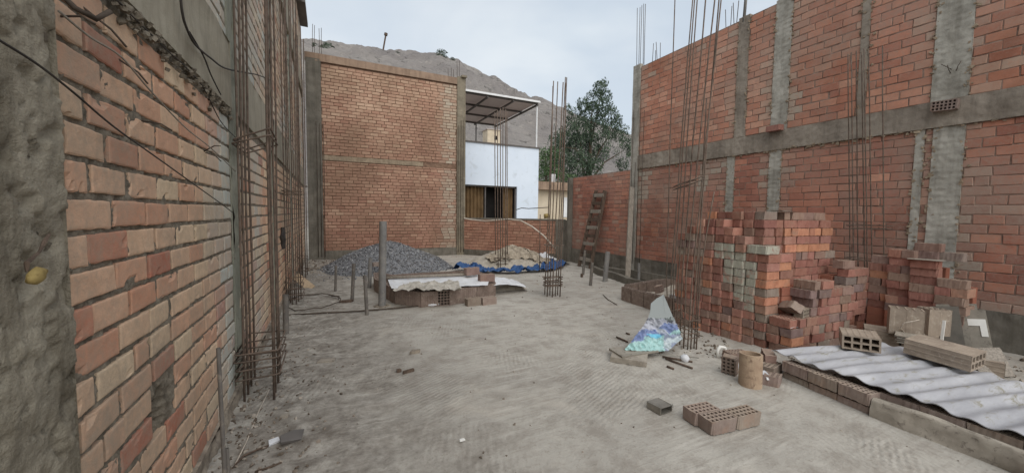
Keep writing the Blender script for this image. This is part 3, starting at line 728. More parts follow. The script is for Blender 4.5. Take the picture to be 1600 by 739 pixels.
wn = MB(); wn.box(((hx0+wx1)/2, YH+.14, wz1-.03), (wx1-hx0, .08, .06)); wn.box((wx1-.03, YH+.14, (wz0+wz1)/2), (.06, .08, wz1-wz0)); wn.box((PY(760, 310, YH).x, YH+.15, (wz0+wz1)/2), (.05, .06, wz1-wz0)); wn = wn.build('window', M['metal_dark'], hs)
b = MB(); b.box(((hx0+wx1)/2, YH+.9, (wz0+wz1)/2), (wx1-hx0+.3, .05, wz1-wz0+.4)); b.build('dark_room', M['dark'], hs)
for (xa, xb) in ((724, 760), (790, 806)):
    x0, x1 = PY(xa, 310, YH).x, PY(xb, 310, YH).x; b = MB()
    b.grid(lambda u, v: V((x0+(x1-x0)*u, YH+.32+.04*math.sin(u*(x1-x0)*38)+.015*n3((u*9, v, 0)), wz0+(wz1-wz0)*v)), int(70*(x1-x0)), 3); b.build('curtain', M['curtain'], hs, smooth=True)
# canopy
zc = PY(842, 160, YH).z; cx0, cx1 = 4.9, PY(842, 160, YH).x; y1 = YH+5.0
cn = thing('roof_canopy', (6.6, YH+2.5, hz1), 'grey panelled canopy roof on white posts over the blue house', 'canopy')
b = MB(); b.box(((cx0+cx1)/2, (YH+y1)/2, zc+.02), (cx1-cx0, y1-YH, .03)); b.build('roof_panel', M['poly'], cn)
b = MB(); b.box(((cx0+cx1)/2, YH-.04, zc), (cx1-cx0+.1, .05, .08)); b.build('front_fascia', M['metal_white'], cn)
for i in range(4):
    yy = YH+.1+(y1-YH-.2)*i/3; b = MB(); b.box(((cx0+cx1)/2, yy, zc-.045), (cx1-cx0, .06, .08)); b.build('purlin', M['metal_dark'], cn)
for i in range(4):
    xx = cx0+.04+(cx1-cx0-.08)*i/3; b = MB(); b.box((xx, (YH+y1)/2, zc-.12), (.06, y1-YH, .07)); b.build('rafter', M['metal_dark'], cn)
for (xx, yy) in ((cx1-.04, YH+.1), (cx1-.04, y1-.1), (cx1-1.2, y1-.1), (cx0+.2, y1-.1), (cx0+.1, YH+.1)):
    b = MB(); b.box((xx, yy, (hz1+zc)/2), (.05, .05, zc-hz1-.14)); b.build('post', M['metal_white' if xx > 8 and yy < YH+1 else 'metal_dark'], cn)
# cream house further back
D = 19.; ch = PD(868, 312, D)
h2 = thing('house', (ch.x, ch.y, 0), 'cream house with a flat roof slab between the blue house and the red wall', 'house')
yh = PD(868, 310, D).y; xa, xb = PY(836, 310, yh).x, PY(905, 310, yh).x; zt = PY(868, 286, yh).z; zm = PY(868, 298, yh).z
b = MB(); b.box(((xa+xb)/2, yh+1.5, zm/2), (xb-xa, 3., zm)); b.build('wall', M['cream'], h2)
b = MB(); b.box(((xa+xb)/2, yh+1.3, (zt+zm)/2+.004), (xb-xa+.3, 3.4, zt-zm)); b.build('roof', M['conc_cap'], h2)
b = MB(); b.box((PY(884, 322, yh).x, yh-.02, PY(884, 324, yh).z), (.35, .05, 1.0)); b.build('window', M['metal_white'], h2)
b = MB(); b.tube([PY(867, 286, yh)+YP*.2, PY(867, 272, yh)+YP*.2], .11, 10, rfun=lambda k: .11+.04*math.sin(k*14)); b.build('chimney_pot', M['metal_white'], h2)
b = MB(); b.tube([PD(850, 338, 14.5), PD(858, 337, 14.5)], .09, 8); tag(b.build('yellow_bag', M['yellow'], smooth=True), 'small yellow bundle lying behind the coping of the low back wall', 'bundle')
b = MB()
for i, x in enumerate((488, 491, 499, 502)):
    p = PD(x, 66, 30); q = PD(x+ru(-.6, .6), (38, 40, 45, 44)[i], 30); q2 = MB()
    q2.tube([V((p.x, p.y, p.z-3)), p, q], .02, 5); tag(q2.build('starter_bar', M['rust_dark']), 'thin starter bar sticking up behind the left end of the back wall against the sky', 'steel bar', 'starter bars behind the back wall')

# ================================================================== STEEL BAR CAGES
def cage(name, loc, label, bars, r=.008, stirrups=(), sr=.005, mat='rust', group='steel bar cages for columns'):
    t = thing(name, loc, label, 'bar cage', group)
    for pts in bars:
        out = []; p = [V(q) for q in pts]
        for a, b_ in zip(p, p[1:]): out += [a, a.lerp(b_, .5)+V((ru(-.006, .006), ru(-.006, .006), 0))]
        out.append(p[-1]); bar_part(t, out, r*ru(.92, 1.08), 'rebar', mat)
    for corners in stirrups:
        c = [V(q) for q in corners]; pts = []
        cen = sum(c, V())/len(c)
        for q in c:
            e = (cen-q).normalized()*.02
            for k in (-1, 1):
                i = c.index(q); nb = c[(i+k) % len(c)]; pts.append(q+(nb-q).normalized()*.02) if k == -1 else pts.extend([q+e*.3, q+(nb-q).normalized()*.02])
        pts.append(pts[0]); pts.append(pts[0]+(cen-pts[0]).normalized()*.08+ZP*.015)
        bar_part(t, pts, sr, 'stirrup', mat)
    return t
def rect(x0, x1, y0, y1, z, j=.01, tilt=0.):
    return [(x0+ru(-j, j), y0+ru(-j, j), z+ru(-j, j)), (x1+ru(-j, j), y0+ru(-j, j), z+ru(-j, j)+tilt), (x1+ru(-j, j), y1+ru(-j, j), z+ru(-j, j)+tilt), (x0+ru(-j, j), y1+ru(-j, j), z+ru(-j, j))]
# near cage on the left wall
bars = []
for x, ys in ((-.652, (3.72, 3.86, 4.01, 4.20)), (-.440, (3.66, 3.80, 3.98, 4.18))):
    for y in ys: bars.append([(x+ru(-.003, .003), y, -.05), (x+ru(-.004, .004), y, 1.5), (x+.008+ru(-.005, .005), y+.02, 3.2), (x+.012+ru(-.006, .006), y+.05, 5.8)])
st = [rect(-.69, -.39, 3.62, 4.2, z, .008) for z in (.24, .31, .38, .45)] + [rect(-.67, -.42, 3.64, 4.22, 2.13, .01, .09), rect(-.67, -.42, 3.64, 4.22, 2.16, .012, .10)]
cage('bar_cage', (-.54, 3.9, 0), 'nearest tall rusty bar cage against the left wall, four stirrups near its foot', bars, .0095, st, .007)
bars = [[(x+ru(-.003, .003), y, -.03), (x+ru(-.006, .006), y, 2.), (x+ru(-.008, .008), y+.05, ztop+ru(-.3, .3))] for x, y, ztop in ((-.66, 7.3, 5.6), (-.62, 7.5, 5.3), (-.57, 7.7, 5.5), (-.52, 7.35, 5.0), (-.5, 7.55, 5.2), (-.66, 7.75, 5.4), (-.58, 7.3, 5.3), (-.47, 7.75, 5.1))]
cage('bar_cage', (-.57, 7.5, 0), 'second bar cage along the left wall, beside the short pipe and the leaning planks', bars, .0095, [rect(-.69, -.42, 7.25, 7.8, z) for z in (.12, .2, .3, .4, 1.9, 1.94)], .007)
bars = [[(x, y, -.03), (x+ru(-.02, .02), y, 2.5), (x+ru(-.02, .02), y+.05, 5.9+ru(-.3, .3))] for x, y in ((-.64, 10.2), (-.58, 10.3), (-.52, 10.25), (-.62, 10.6), (-.5, 10.6))]
cage('bar_cage', (-.57, 10.4, 0), 'farthest bar cage on the left wall, near the back corner', bars, .011, [rect(-.67, -.47, 10.15, 10.65, z) for z in (.2, .5, 2.2)], .008)
# cage behind the covered pit, by the sand heap
dep = depth_of(G(785, 421)); bars = []
for xb, xt, yt in ((774.5, 773, 176), (778.5, 777, 172), (782, 782, 170), (785.5, 786, 168), (790, 790, 171), (793, 792, 174)):
    p = G(xb, 421+ru(-2, 3)); q = PD(xt, yt, depth_of(p)); bars.append([p-ZP*.03, p.lerp(q, .5), q])
pc = G(784, 421); 
cage('bar_cage', (pc.x, pc.y, 0), 'slim bar cage standing at the edge of the blue tarp in front of the window', bars, .012, [rect(pc.x-.2, pc.x+.2, pc.y-.15, pc.y+.15, z, .02) for z in (.1, .18, .26, .34)], .009)
# middle cage
bars = []
for xb, yb, xm, xt, yt in ((851, 460, 857, 865, 127), (855, 463, 859.5, 864, 135), (859, 461, 864, 871.5, 128), (863, 464, 869, 880, 129), (867.5, 463, 874, 883.5, 121), (871, 461, 877, 885.5, 121.5), (875, 464, 880, 884.5, 130)):
    p = G(xb, yb); dd = depth_of(p); bars.append([p-ZP*.03, PD(xm, 330, dd), PD(xt, yt, dd)])
pc = G(863, 462)
cage('bar_cage', (pc.x, pc.y, 0), 'bar cage leaning slightly right in the open middle of the yard', bars, .0105, [rect(pc.x-.17, pc.x+.17, pc.y-.1, pc.y+.1, z, .012) for z in (.20, .24, .28, .33, .37, 1.0)], .009)
# single thin bar between
p = G(843, 425); q = PD(844, 335, depth_of(p)); b = MB(); b.tube([p-ZP*.02, p.lerp(q, .5), q], .012, 6); tag(b.build('rebar', M['rust'], smooth=True), 'single upright bar standing alone right of the sand heap', 'steel bar')
# big cage in front of the brick stack
bars = []
for xb, yb, xm, xt, yt in ((1043, 527, 1041.5, 1056, -40), (1047, 531, 1049, 1085, -30), (1052, 528, 1053, 1088.5, -40), (1057, 533, 1060, 1092, -35), (1062, 538, 1066, 1105, -30), (1068, 545, 1072, 1120, -28), (1074, 547, 1082, 1131, -40), (1079, 546, 1088, 1126, -30), (1084, 544, 1091, 1104, 154), (1088, 546, 1094, 1116, 300)):
    p = G(xb, yb); dd = depth_of(p); q = PD(xt, yt, dd); mpt = PD(xm, 430, dd); bars.append([p-ZP*.03, mpt, mpt.lerp(q, .45)+V((-.01, 0, 0)), q])
def gq(x, y, z):
    p = G(x, y); return V((p.x, p.y, z))
st = []
for z in (.14, .2, .26, .36): st.append([gq(1040, 529, z), gq(1068, 549, z+ru(-.01, .02)), gq(1093, 547, z+ru(-.01, .02)), gq(1062, 524, z)])
for z in (1.98, 2.02): st.append([gq(1043, 529, z-.05), gq(1068, 545, z), gq(1089, 545, z+.06), gq(1062, 527, z)])
pc = G(1066, 537)
cage('bar_cage', (pc.x, pc.y, 0), 'tallest bar cage, bars spreading at the top, between printed sheet and brick stack', bars, .0078, st, .0055)
# short cage behind the stack, against the right wall
bars = []
for x0, x1, z1 in ((1328, 1325, 85), (1334, 1330, 82), (1341, 1338, 80), (1351, 1346, 82), (1355, 1350, 76), (1363, 1357, 78), (1381, 1379, 72)):
    p = PX(x0, 430, 7.1+ru(-.1, .1)); q = PD(x1, z1, depth_of(p)); bars.append([V((p.x, p.y, .0)), p, p.lerp(q, .6), q])
ys = [b_[0].y for b_ in bars]
cage('bar_cage', (7.1, sum(ys)/len(ys), 0), 'short bar cage against the right wall, behind the brick stack', bars, .0078, [rect(6.98, 7.26, min(ys)-.02, max(ys)+.02, z) for z in (1.0, 1.45, 1.5)], .006)

# ================================================================== UPRIGHT PIPES AND STAKES
def upipe(px, py, tx, ty, r, label, mat='pvc', name='plastic_pipe', cat='pipe', wall=None, group='plastic pipe stubs in the ground'):
    p = G(px, py); q = PD(tx, ty, depth_of(p)); t = MB(); t.pipe(p-ZP*.02, q, r, wall or r*.12, 18)
    return tag(t.build(name, M[mat], smooth=False), label, cat, group)
upipe(597, 478, 598.5, 346, .062, 'tall thick grey plastic pipe standing beside the covered pit')
b = MB(); p = G(597, 478)
for i in range(24):
    a = i/24*6.28; b.box(p+V((math.cos(a)*.1, math.sin(a)*.1, .0)), (ru(.03, .07), ru(.03, .07), ru(.01, .03)), ru(0, 3), jit=.006)
tag(b.build('mortar_collar', M['rubble']), 'broken mortar ring on the ground around the tall thick pipe', 'mortar')
upipe(524, 456, 525, 415, .024, 'short thin pipe stub, leftmost of those before the gravel heap', 'pvc_dark')
upipe(550, 470, 553, 412, .030, 'dark pipe stub second from left before the gravel heap', 'pvc_dark')
upipe(577, 450, 579, 403, .040, 'stout pipe stub just behind the tall thick pipe', 'pvc')
upipe(573.5, 492, 570, 430, .027, 'pipe stub leaning left, nearest to the viewer of those by the pit', 'pvc_dark')
upipe(447, 523, 446, 460, .035, 'grey pipe stub by the left wall, before the second bar cage', 'pvc_dark')
upipe(911, 429, 914, 391, .035, 'thin pipe stub leaning right before the ladder', 'pvc_dark')
upipe(922.5, 446, 925.5, 410, .035, 'short pipe stub between the two other pipes near the ladder', 'pvc_dark')
upipe(945, 440, 950, 393, .058, 'thickest leaning pipe stub near the ladder foot', 'pvc')
upipe(998, 440, 998.5, 411, .035, 'pale pipe stub beyond the grey timber, by the right wall footing', 'pvc')
p = G(352, 760); q = PD(341, 543, depth_of(p)); b = MB(); b.pipe(p, q, .011, .002, 14); tag(b.build('plastic_pipe', M['pvc_dark']), 'slim grey pipe standing at the foot of the left wall, nearest the viewer', 'pipe')
p = G(357, 752); q = PD(354, 700, depth_of(p)); b = MB(); b.pipe(p, q, .012, .002, 14); tag(b.build('plastic_pipe', M['pvc_dark']), 'stubby pipe beside the foot of the slim near pipe', 'pipe')
# concrete pipe
p = G(1172, 601); 
b = MB(); b.pipe((p.x, p.y, -.02), PD(1173.5, 552, depth_of(p)), .098, .018, 28); tag(b.build('concrete_pipe', M['conc_pipe'], smooth=False), 'short sandy concrete pipe standing upright before the brick stack', 'pipe')

# ================================================================== LADDER, TIMBER, PLANKS
ld = thing('ladder', (6.95, 9.4, 0), 'dark wooden ladder leaning on the lower red wall', 'ladder')
f0, f1 = PX(919.5, 412, 6.98), PX(932, 412, 6.98); f0.z = f1.z = .02; t0, t1 = PX(931.5, 298, 7.33), PX(945.5, 298, 7.33)
f0 = V((6.98, t0.y+.30, .02)); f1 = V((6.98, t1.y+.16, .02))
for a, b_ in ((f0, t0), (f1, t1)):
    mb = MB(); d = (b_-a).normalized(); rot = d.to_track_quat('Z', 'Y').to_matrix(); mb.box((a+b_)/2, (.09, .10, (b_-a).length), mat=rot, jit=.006); mb.build('rail', M['wood'], ld)
for k in range(9):
    s = .10+k*.105; a, b_ = f0.lerp(t0, s), f1.lerp(t1, s); mb = MB(); dd = b_-a
    mb.box((a+b_)/2+V((-.035, 0, 0)), (.04, dd.length+.06, .10), jit=.006, mat=Matrix.Rotation(math.atan2(dd.z, -dd.y)*-1 if False else 0, 3, 'X')); mb.build('rung', M['wood' if k % 2 else 'wood_grey'], ld)
a = G(980, 441); b_ = PX(987.5, 293, 7.26); mb = MB(); rot = (b_-a).to_track_quat('Z', 'Y').to_matrix(); mb.box((a+b_)/2, (.13, .05, (b_-a).length), mat=rot @ Matrix.Rotation(.6, 3, 'Z'), jit=.004)
tag(mb.build('timber', M['wood_grey']), 'long grey timber leaning against the corner column of the right wall', 'timber')
for (xa, ya, xb, yb, lb, wd) in ((487, 451, 473, 409, 'pale wooden plank leaning on the left wall behind the second bar cage', .16), (478, 447, 474, 428, 'narrow darker plank end beside the pale leaning plank', .1)):
    a = G(xa, ya); b_ = V((-.66, a.y+.45, PX(xb, yb, -.66).z)); mb = MB(); rot = (b_-a).to_track_quat('Z', 'X').to_matrix(); mb.box((a+b_)/2, (wd, .025, (b_-a).length), mat=rot @ Matrix.Rotation(.9, 3, 'Z'), jit=.003)
    tag(mb.build('plank', M['wood_pale' if wd > .12 else 'wood']), lb, 'plank')
p = PX(442, 372, -.50); b = MB()
b.grid(lambda u, v: p + V((.03*math.sin(u*6.28)*(1-abs(v-.5)), .09*math.cos(u*6.28)*(.5+.5*math.sin(v*3.1)), .13-.26*v)) + V((n3((u*4, v*4, 0)), n3((u*4, v*4, 7)), 0))*.015, 14, 12)
tag(b.build('bag', M['cable'], smooth=True), 'small black bag hanging from the bars on the left wall', 'bag')
# bars and coil on the ground
pts = [G(*q, .02) for q in ((452, 492), (500, 489), (560, 486), (620, 481), (680, 475), (727, 467), (745, 459))]
b = MB(); b.tube(pts, .012, 6); tag(b.build('rebar', M['rust_dark'], smooth=True), 'long straight bar lying on the ground from the left wall to the pit', 'steel bar')
c0 = G(488, 472, .02); b = MB(); b.tube([c0+V((math.cos(a*.3)*(.42+.04*math.sin(a)), math.sin(a*.3)*(.62+.03*math.cos(a*1.3)), .02+.012*math.sin(a*2.1))) for a in range(34)], .008, 5)
tag(b.build('wire_coil', M['rust_dark'], smooth=True), 'loose loops of dark wire on the ground by the second bar cage', 'wire')
pts = [G(*q, .015) for q in ((366, 728), (385, 690), (405, 640), (425, 600), (437, 565), (444, 530))]
b = MB(); b.tube(pts, .004, 5); tag(b.build('string', M['hose'], smooth=True), 'thin pale string lying along the foot of the near bar cage', 'string')

# ================================================================== BRICKS
BL, BW, BH = .24, .13, .098
def brick_mesh(name, holes=True, nx=6, ny=3, mat='brick', size=(BL, BW, BH), chip=.002, web=.42):
    hx, hy, hz = size[0]/2, size[1]/2, size[2]/2; mb = MB()
    def coords(h, n):
        pit = 2*h*.94/n; c = [-h]
        for i in range(n):
            s = -h*.94 + i*pit; c += [s+pit*web/2, s+pit*(1-web/2)]
        return c + [h]
    xs, ys_ = coords(hx, nx), coords(hy, ny)
    idx = {}
    def vert(i, j, z):
        k = (i, j, z)
        if k not in idx:
            e = V((ru(-chip, chip), ru(-chip, chip), ru(-chip, chip))) if (i in (0, len(xs)-1) or j in (0, len(ys_)-1)) else V()
            ex = 0
            idx[k] = len(mb.v); mb.v.append(V((xs[i], ys_[j], z*hz)) + e)
        return idx[k]
    for z in (-1, 1):
        for i in range(len(xs)-1):
            for j in range(len(ys_)-1):
                if holes and i % 2 == 1 and j % 2 == 1: continue
                q = [vert(i, j, z), vert(i+1, j, z), vert(i+1, j+1, z), vert(i, j+1, z)]
                mb.face(q if z > 0 else q[::-1])
    if holes:
        for i in range(1, len(xs)-1, 2):
            for j in range(1, len(ys_)-1, 2):
                r = [(i, j), (i+1, j), (i+1, j+1), (i, j+1)]
                for k in range(4):
                    a, b_ = r[k], r[(k+1) % 4]; mb.face([vert(*a, 1), vert(*b_, 1), vert(*b_, -1), vert(*a, -1)])
    nxm, nym = len(xs)-1, len(ys_)-1
    for i in range(nxm):
        mb.face([vert(i, 0, -1), vert(i+1, 0, -1), vert(i+1, 0, 1), vert(i, 0, 1)]); mb.face([vert(i, nym, 1), vert(i+1, nym, 1), vert(i+1, nym, -1), vert(i, nym, -1)])
    for j in range(nym):
        mb.face([vert(0, j, 1), vert(0, j+1, 1), vert(0, j+1, -1), vert(0, j, -1)]); mb.face([vert(nxm, j, -1), vert(nxm, j+1, -1), vert(nxm, j+1, 1), vert(nxm, j, 1)])
    for _ in range(3):
        i, j, z = random.choice((0, nxm)), random.choice((0, nym)), random.choice((-1, 1)); q = mb.v[vert(i, j, z)]
        q.x *= ru(.88, .97); q.y *= ru(.86, .97); q.z *= ru(.84, .96)
    me = bpy.data.meshes.new(name); me.from_pydata(mb.v, [], mb.f); me.materials.append(M[mat]); me.update()
    return me
BM = [brick_mesh('clay_brick', chip=.003) for _ in range(8)]
BM3 = brick_mesh('clay_brick', web=.36)
BMW = [brick_mesh('clay_brick_smeared', mat='brick_white') for _ in range(2)]
PAL = {'dull red': (164, 115, 100), 'deep red': (152, 103, 89), 'orange': (192, 132, 101), 'pinkish': (174, 130, 111), 'purplish': (136, 113, 106), 'brown': (152, 124, 110), 'greyish': (146, 131, 120)}
PALW = ['dull red']*7+['deep red']*4+['orange']*1+['pinkish']*2+['purplish']*2+['brown']*5+['greyish']*1
def place_brick(x, y, z, yaw, label, group, colname=None, mesh=None, rot=None, name='clay_brick', cat='brick'):
    cn_ = colname or random.choice(PALW); c = PAL[cn_]
    ob = bpy.data.objects.new(name, mesh or random.choice(BM)); COL.objects.link(ob)
    ob.location = (x, y, z); ob.rotation_euler = rot if rot else (0, 0, yaw)
    kk = ru(.95, 1.11); g_ = sum(c)/3; cc = srgb(*[min(255, max(0, (v*.84+g_*.16)*kk*ru(.985, 1.015))) for v in c]); ob.color = cc
    tag(ob, label.replace('COLOUR', cn_), cat, group); return ob
ORD = ['zeroth', 'first', 'second', 'third', 'fourth', 'fifth', 'sixth', 'seventh', 'eighth', 'ninth', 'tenth', 'eleventh', 'twelfth', 'thirteenth', 'fourteenth', 'fifteenth', 'sixteenth', 'seventeenth', 'eighteenth']

# ---- the big stack
C0 = G(1236, 556); SU = V((math.cos(-.045), math.sin(-.045), 0)); SV = V((-.115, .993, 0)); SY = -.045; PIT = .1045
GB = 'bricks of the big stack'
def sp(u, v): return C0 + SU*u + SV*v
def lay(u, v, r, ori, face, i, col=None, white=False, edge=False, jr=.03):
    p = sp(u+ru(-.014, .014), v+ru(-.009, .009)); lab = {'left': 'COLOUR brick, %s from front corner, %s course up, big stack left side',
        'step': 'COLOUR brick, %s from the corner, %s course up, big stack front step',
        'tower': 'COLOUR brick, %s from left end, %s course up, big stack rear tower',
        'wing': 'COLOUR brick, %s from its left, %s course up, big stack right wing',
        'back': 'COLOUR brick, %s along, %s course up, big stack inner row'}[face] % (ORD[i+1], ORD[r+1])
    rot = (math.pi/2, 0, SY+(math.pi/2 if ori == 's' else 0)+ru(-jr, jr)) if edge else None
    z = r*PIT + (BW/2 if edge else BH/2)
    return place_brick(p.x, p.y, z, SY+(math.pi/2 if ori == 's' else 0)+ru(-jr, jr), lab, GB, col, random.choice(BMW) if white else None, rot)
hp = .137
colh = {0: 12, 1: 12, 2: 13, 3: 14, 4: 15, 5: 15, 6: 15, 7: 14, 8: 14}
WHITE = {(2, 9), (3, 9), (2, 10), (3, 10), (4, 10), (1, 9), (2, 8), (3, 8), (1, 8), (2, 7), (3, 7), (1, 7), (2, 6), (1, 6), (1, 5), (2, 5), (4, 11), (3, 11), (0, 11), (1, 11), (1, 4)}
for k in range(9):
    for r in range(colh[k]):
        if r >= 13 and k == 8: continue
        col = None
        if k == 0 and r in (4, 5, 7, 8): col = 'orange' if r > 4 else 'pinkish'
        lay(.12, .285+hp*(k+.5), r, 'h', 'left', k, col, (k, r) in WHITE)
# cross-laid end bricks under the top
# lower step, left side
for r in range(4):
    if r in (0, 3): lay(.066, .135, r, 's', 'step', 0)
    else:
        lay(.12, .066, r, 'h', 'step', 0, 'orange' if r == 1 else None); lay(.12, .205, r, 'h', 'step', 1)
def runrow(u0, u1, v, r, face, i0, hdr=False, **kw):
    u = u0; i = i0
    while u < u1-.05:
        if hdr or (rnd() < .25): lay(u+.067, v+.12, r, 's', face, i, **kw); u += .136
        else: lay(u+.122, v+.066, r, 'h', face, i, **kw); u += .247
        i += 1
    return i
for r in range(4):
    runrow(.14 if r in (0, 3) else .25, .42 if r == 3 else 1.24, 0, r, 'step', 2, hdr=(r == 2))
runrow(.48, 1.24, .0, 3, 'step', 5)
for r in range(4, 8):
    s = .40 + (.06 if r % 2 else 0)
    lay(s+.066, .155, r, 's', 'step', 0, 'purplish' if r != 7 else None)
    runrow(s+.14, 1.24 if r < 7 else .86, .02, r, 'step', 1)
for r in range(3, 9):
    runrow(1.27, 1.66, .09, r, 'wing', 0)
runrow(1.27, 1.5, .12, 9, 'wing', 0)
for r in range(2, 8):
    runrow(1.69, 2.06 if r < 7 else 1.9, .14, r, 'wing', 3)
# bricks between left side and tower
for r in range(5, 11): lay(.38, .36, r, 'h', 'back', 0, 'orange' if r in (6, 7, 9) else None)
# inner row above the near columns
for r in range(11, 16):
    for i in range(2 if r < 14 else 3): lay(.27+.247*0, .50+hp*i, r, 'h', 'back', 1+i)
for i in range(3): lay(.40, .95+hp*i*1.0, 15, 'h', 'back', 5+i)
# rear tower
for r in range(7, 15):
    lay(.44, .54, r, 's', 'tower', 0, 'deep red'); 
    runrow(.51, 1.5, .40, r, 'tower', 1, col=random.choice(('orange', 'dull red', 'dull red', 'deep red', None, None)))
runrow(.56, 1.4, .44, 15, 'tower', 1, col='brown')
# hidden inside of the stack
core = MB()
def fillc(u0, u1, v0, v1, r0, r1):
    for r in range(r0, r1):
        u = u0
        while u+.24 <= u1+.01:
            v = v0
            while v+.13 <= v1+.01:
                p = sp(u+.122, v+.067); core.box((p.x, p.y, r*PIT+BH/2), (.236, .126, BH), SY); v += .136
            u += .247
fillc(.26, .51, .62, 1.5, 0, 11); fillc(.55, 1.5, .56, 1.1, 0, 15); fillc(.27, 1.24, .27, .40, 0, 7); fillc(1.27, 1.66, .25, .7, 0, 8); fillc(1.27, 1.66, .09, .24, 0, 3); fillc(.51, 1.5, .41, .55, 0, 7); fillc(1.69, 2.06, .30, .7, 0, 6); fillc(1.69, 2.06, .14, .28, 0, 2); fillc(.27, .5, .29, .55, 0, 5)
t = NT('core_brick'); M['core'] = wall_brick('stacked_brick_core', [(0, srgb(138, 84, 70)), (.5, srgb(158, 104, 86)), (1, srgb(176, 124, 104))], srgb(140, 120, 104), .4)
core.t = [rnd()*.0+.5*((i//6*7919) % 100)/100+.25 for i in range(len(core.t))]
ob = core.build('stacked_bricks', M['core']); tag(ob, 'mass of clay bricks filling the inside of the big stack', 'bricks', None, 'stuff')
# loose bricks on the step
p = sp(.22, .16); place_brick(p.x+.02, p.y, 4*PIT+.10, 0, 'tilted COLOUR brick lying loose on the lower step of the big stack', GB, 'greyish', None, (.6, .25, 1.1))
p = sp(.33, .10); place_brick(p.x+.03, p.y-.01, 4*PIT+BH/2-.02, 0, 'greyish hollow brick with its holes showing on the lower step of the big stack', GB, 'greyish', None, (math.pi/2, 0, .1))
b = MB(); p = sp(.12, .1); b.grid(lambda u, v: p+V((-.1+.2*u, -.06+.1*v+.03*math.sin(u*4), 4*PIT-.09+.02*math.sin(u*5)+.01*v)) if False else p+V((-.13+.2*u, -.09+.07*v, 3*PIT+.012+.008*math.sin(u*5))), 8, 4); tag(b.build('paper_scrap', M['white_sheet'], smooth=True), 'white paper scrap caught between courses of the big stack', 'paper')
p = sp(.75, .6); b = MB(); b.box((p.x-.1, p.y-.05, 15*PIT+.105 if False else 16*PIT+.006), (.5, .26, .006), .1, jit=.01); tag(b.build('sheet_scrap', M['foam']), 'thin pale sheet scrap lying on the top of the rear brick tower', 'sheet')

# ---- second stack near the right wall
XS = 6.62; GS = 'bricks of the small stack by the right wall'
core = MB()
def ss(y, r, x, ori, i, lab=''):
    place_brick(x, y, r*.1+BH/2, (math.pi/2 if ori == 'v' else 0)+ru(-.05, .05), 'COLOUR brick, pile %s from left, %s course up, small stack by right wall' % (ORD[i+1], ORD[r+1]), GS)
for i, (y, h, dx) in enumerate(((2.36, 11, .1), (2.16, 12, .05), (1.93, 11, 0), (1.69, 9, -.03))):
    for r in range(4, h):
        if r % 2 == 0 or i in (2,): ss(y, r, XS+dx+ru(-.02, .02), 'v', i)
        else:
            ss(y+.066, r, XS+dx+.055, 'h', i); 
            if r > 4: ss(y-.07, r, XS+dx+.055, 'h', i)
    for r in range(h-1):
        core.box((XS+dx+.26, y, r*.1+BH/2), (.13, .225, BH)); 
        if r < 4: core.box((XS+dx+.04, y, r*.1+BH/2), (.25, .226, BH))
ss(1.97, 11, XS+.12, 'v', 2); ss(1.96, 12, XS+.14, 'v', 2); ss(1.78, 11, XS+.16, 'v', 3)
ob = core.build('stacked_bricks', M['core']); tag(ob, 'mass of clay bricks inside the small stack by the right wall', 'bricks', None, 'stuff')
b = MB(); b.box((XS-.02, 1.93, 11*.1+.004), (.2, .3, .005), .1); tag(b.build('sheet_scrap', M['foam']), 'thin pale scrap on the small brick stack by the right wall', 'sheet')
# bricks on the wall ledges
place_brick(7.325, 2.08, 3.09, 0, 'hollow brick jutting from the right wall beam, its holes facing out', 'bricks on the right wall beam', 'greyish', BM3, (Matrix.Rotation(.06, 3, 'X') @ Matrix(((0, 0, 1), (1, 0, 0), (0, 1, 0)))).to_euler())
place_brick(7.33, 4.2, 3.21, 0, 'reddish flat brick perched at the top of the beam, by the second wide column', 'bricks on the right wall beam', 'dull red', None, (0, 0, 1.5))
# ---- three bricks and small things on the ground in front
for (a, b_, lb, cc) in ((.12, .065, 'near left', 'greyish'), (.366, .065, 'near right', 'greyish'), (.10, .202, 'rear', 'greyish')):
    p = V((2.49, 1.75, 0)) + V((.992, -.125, 0))*a + V((.125, .992, 0))*b_
    place_brick(p.x, p.y, BH/2+.006, -.125+ru(-.02, .02), '%s one of the three holed bricks lying together on the open ground' % lb, 'three bricks on the ground', cc, BM3)

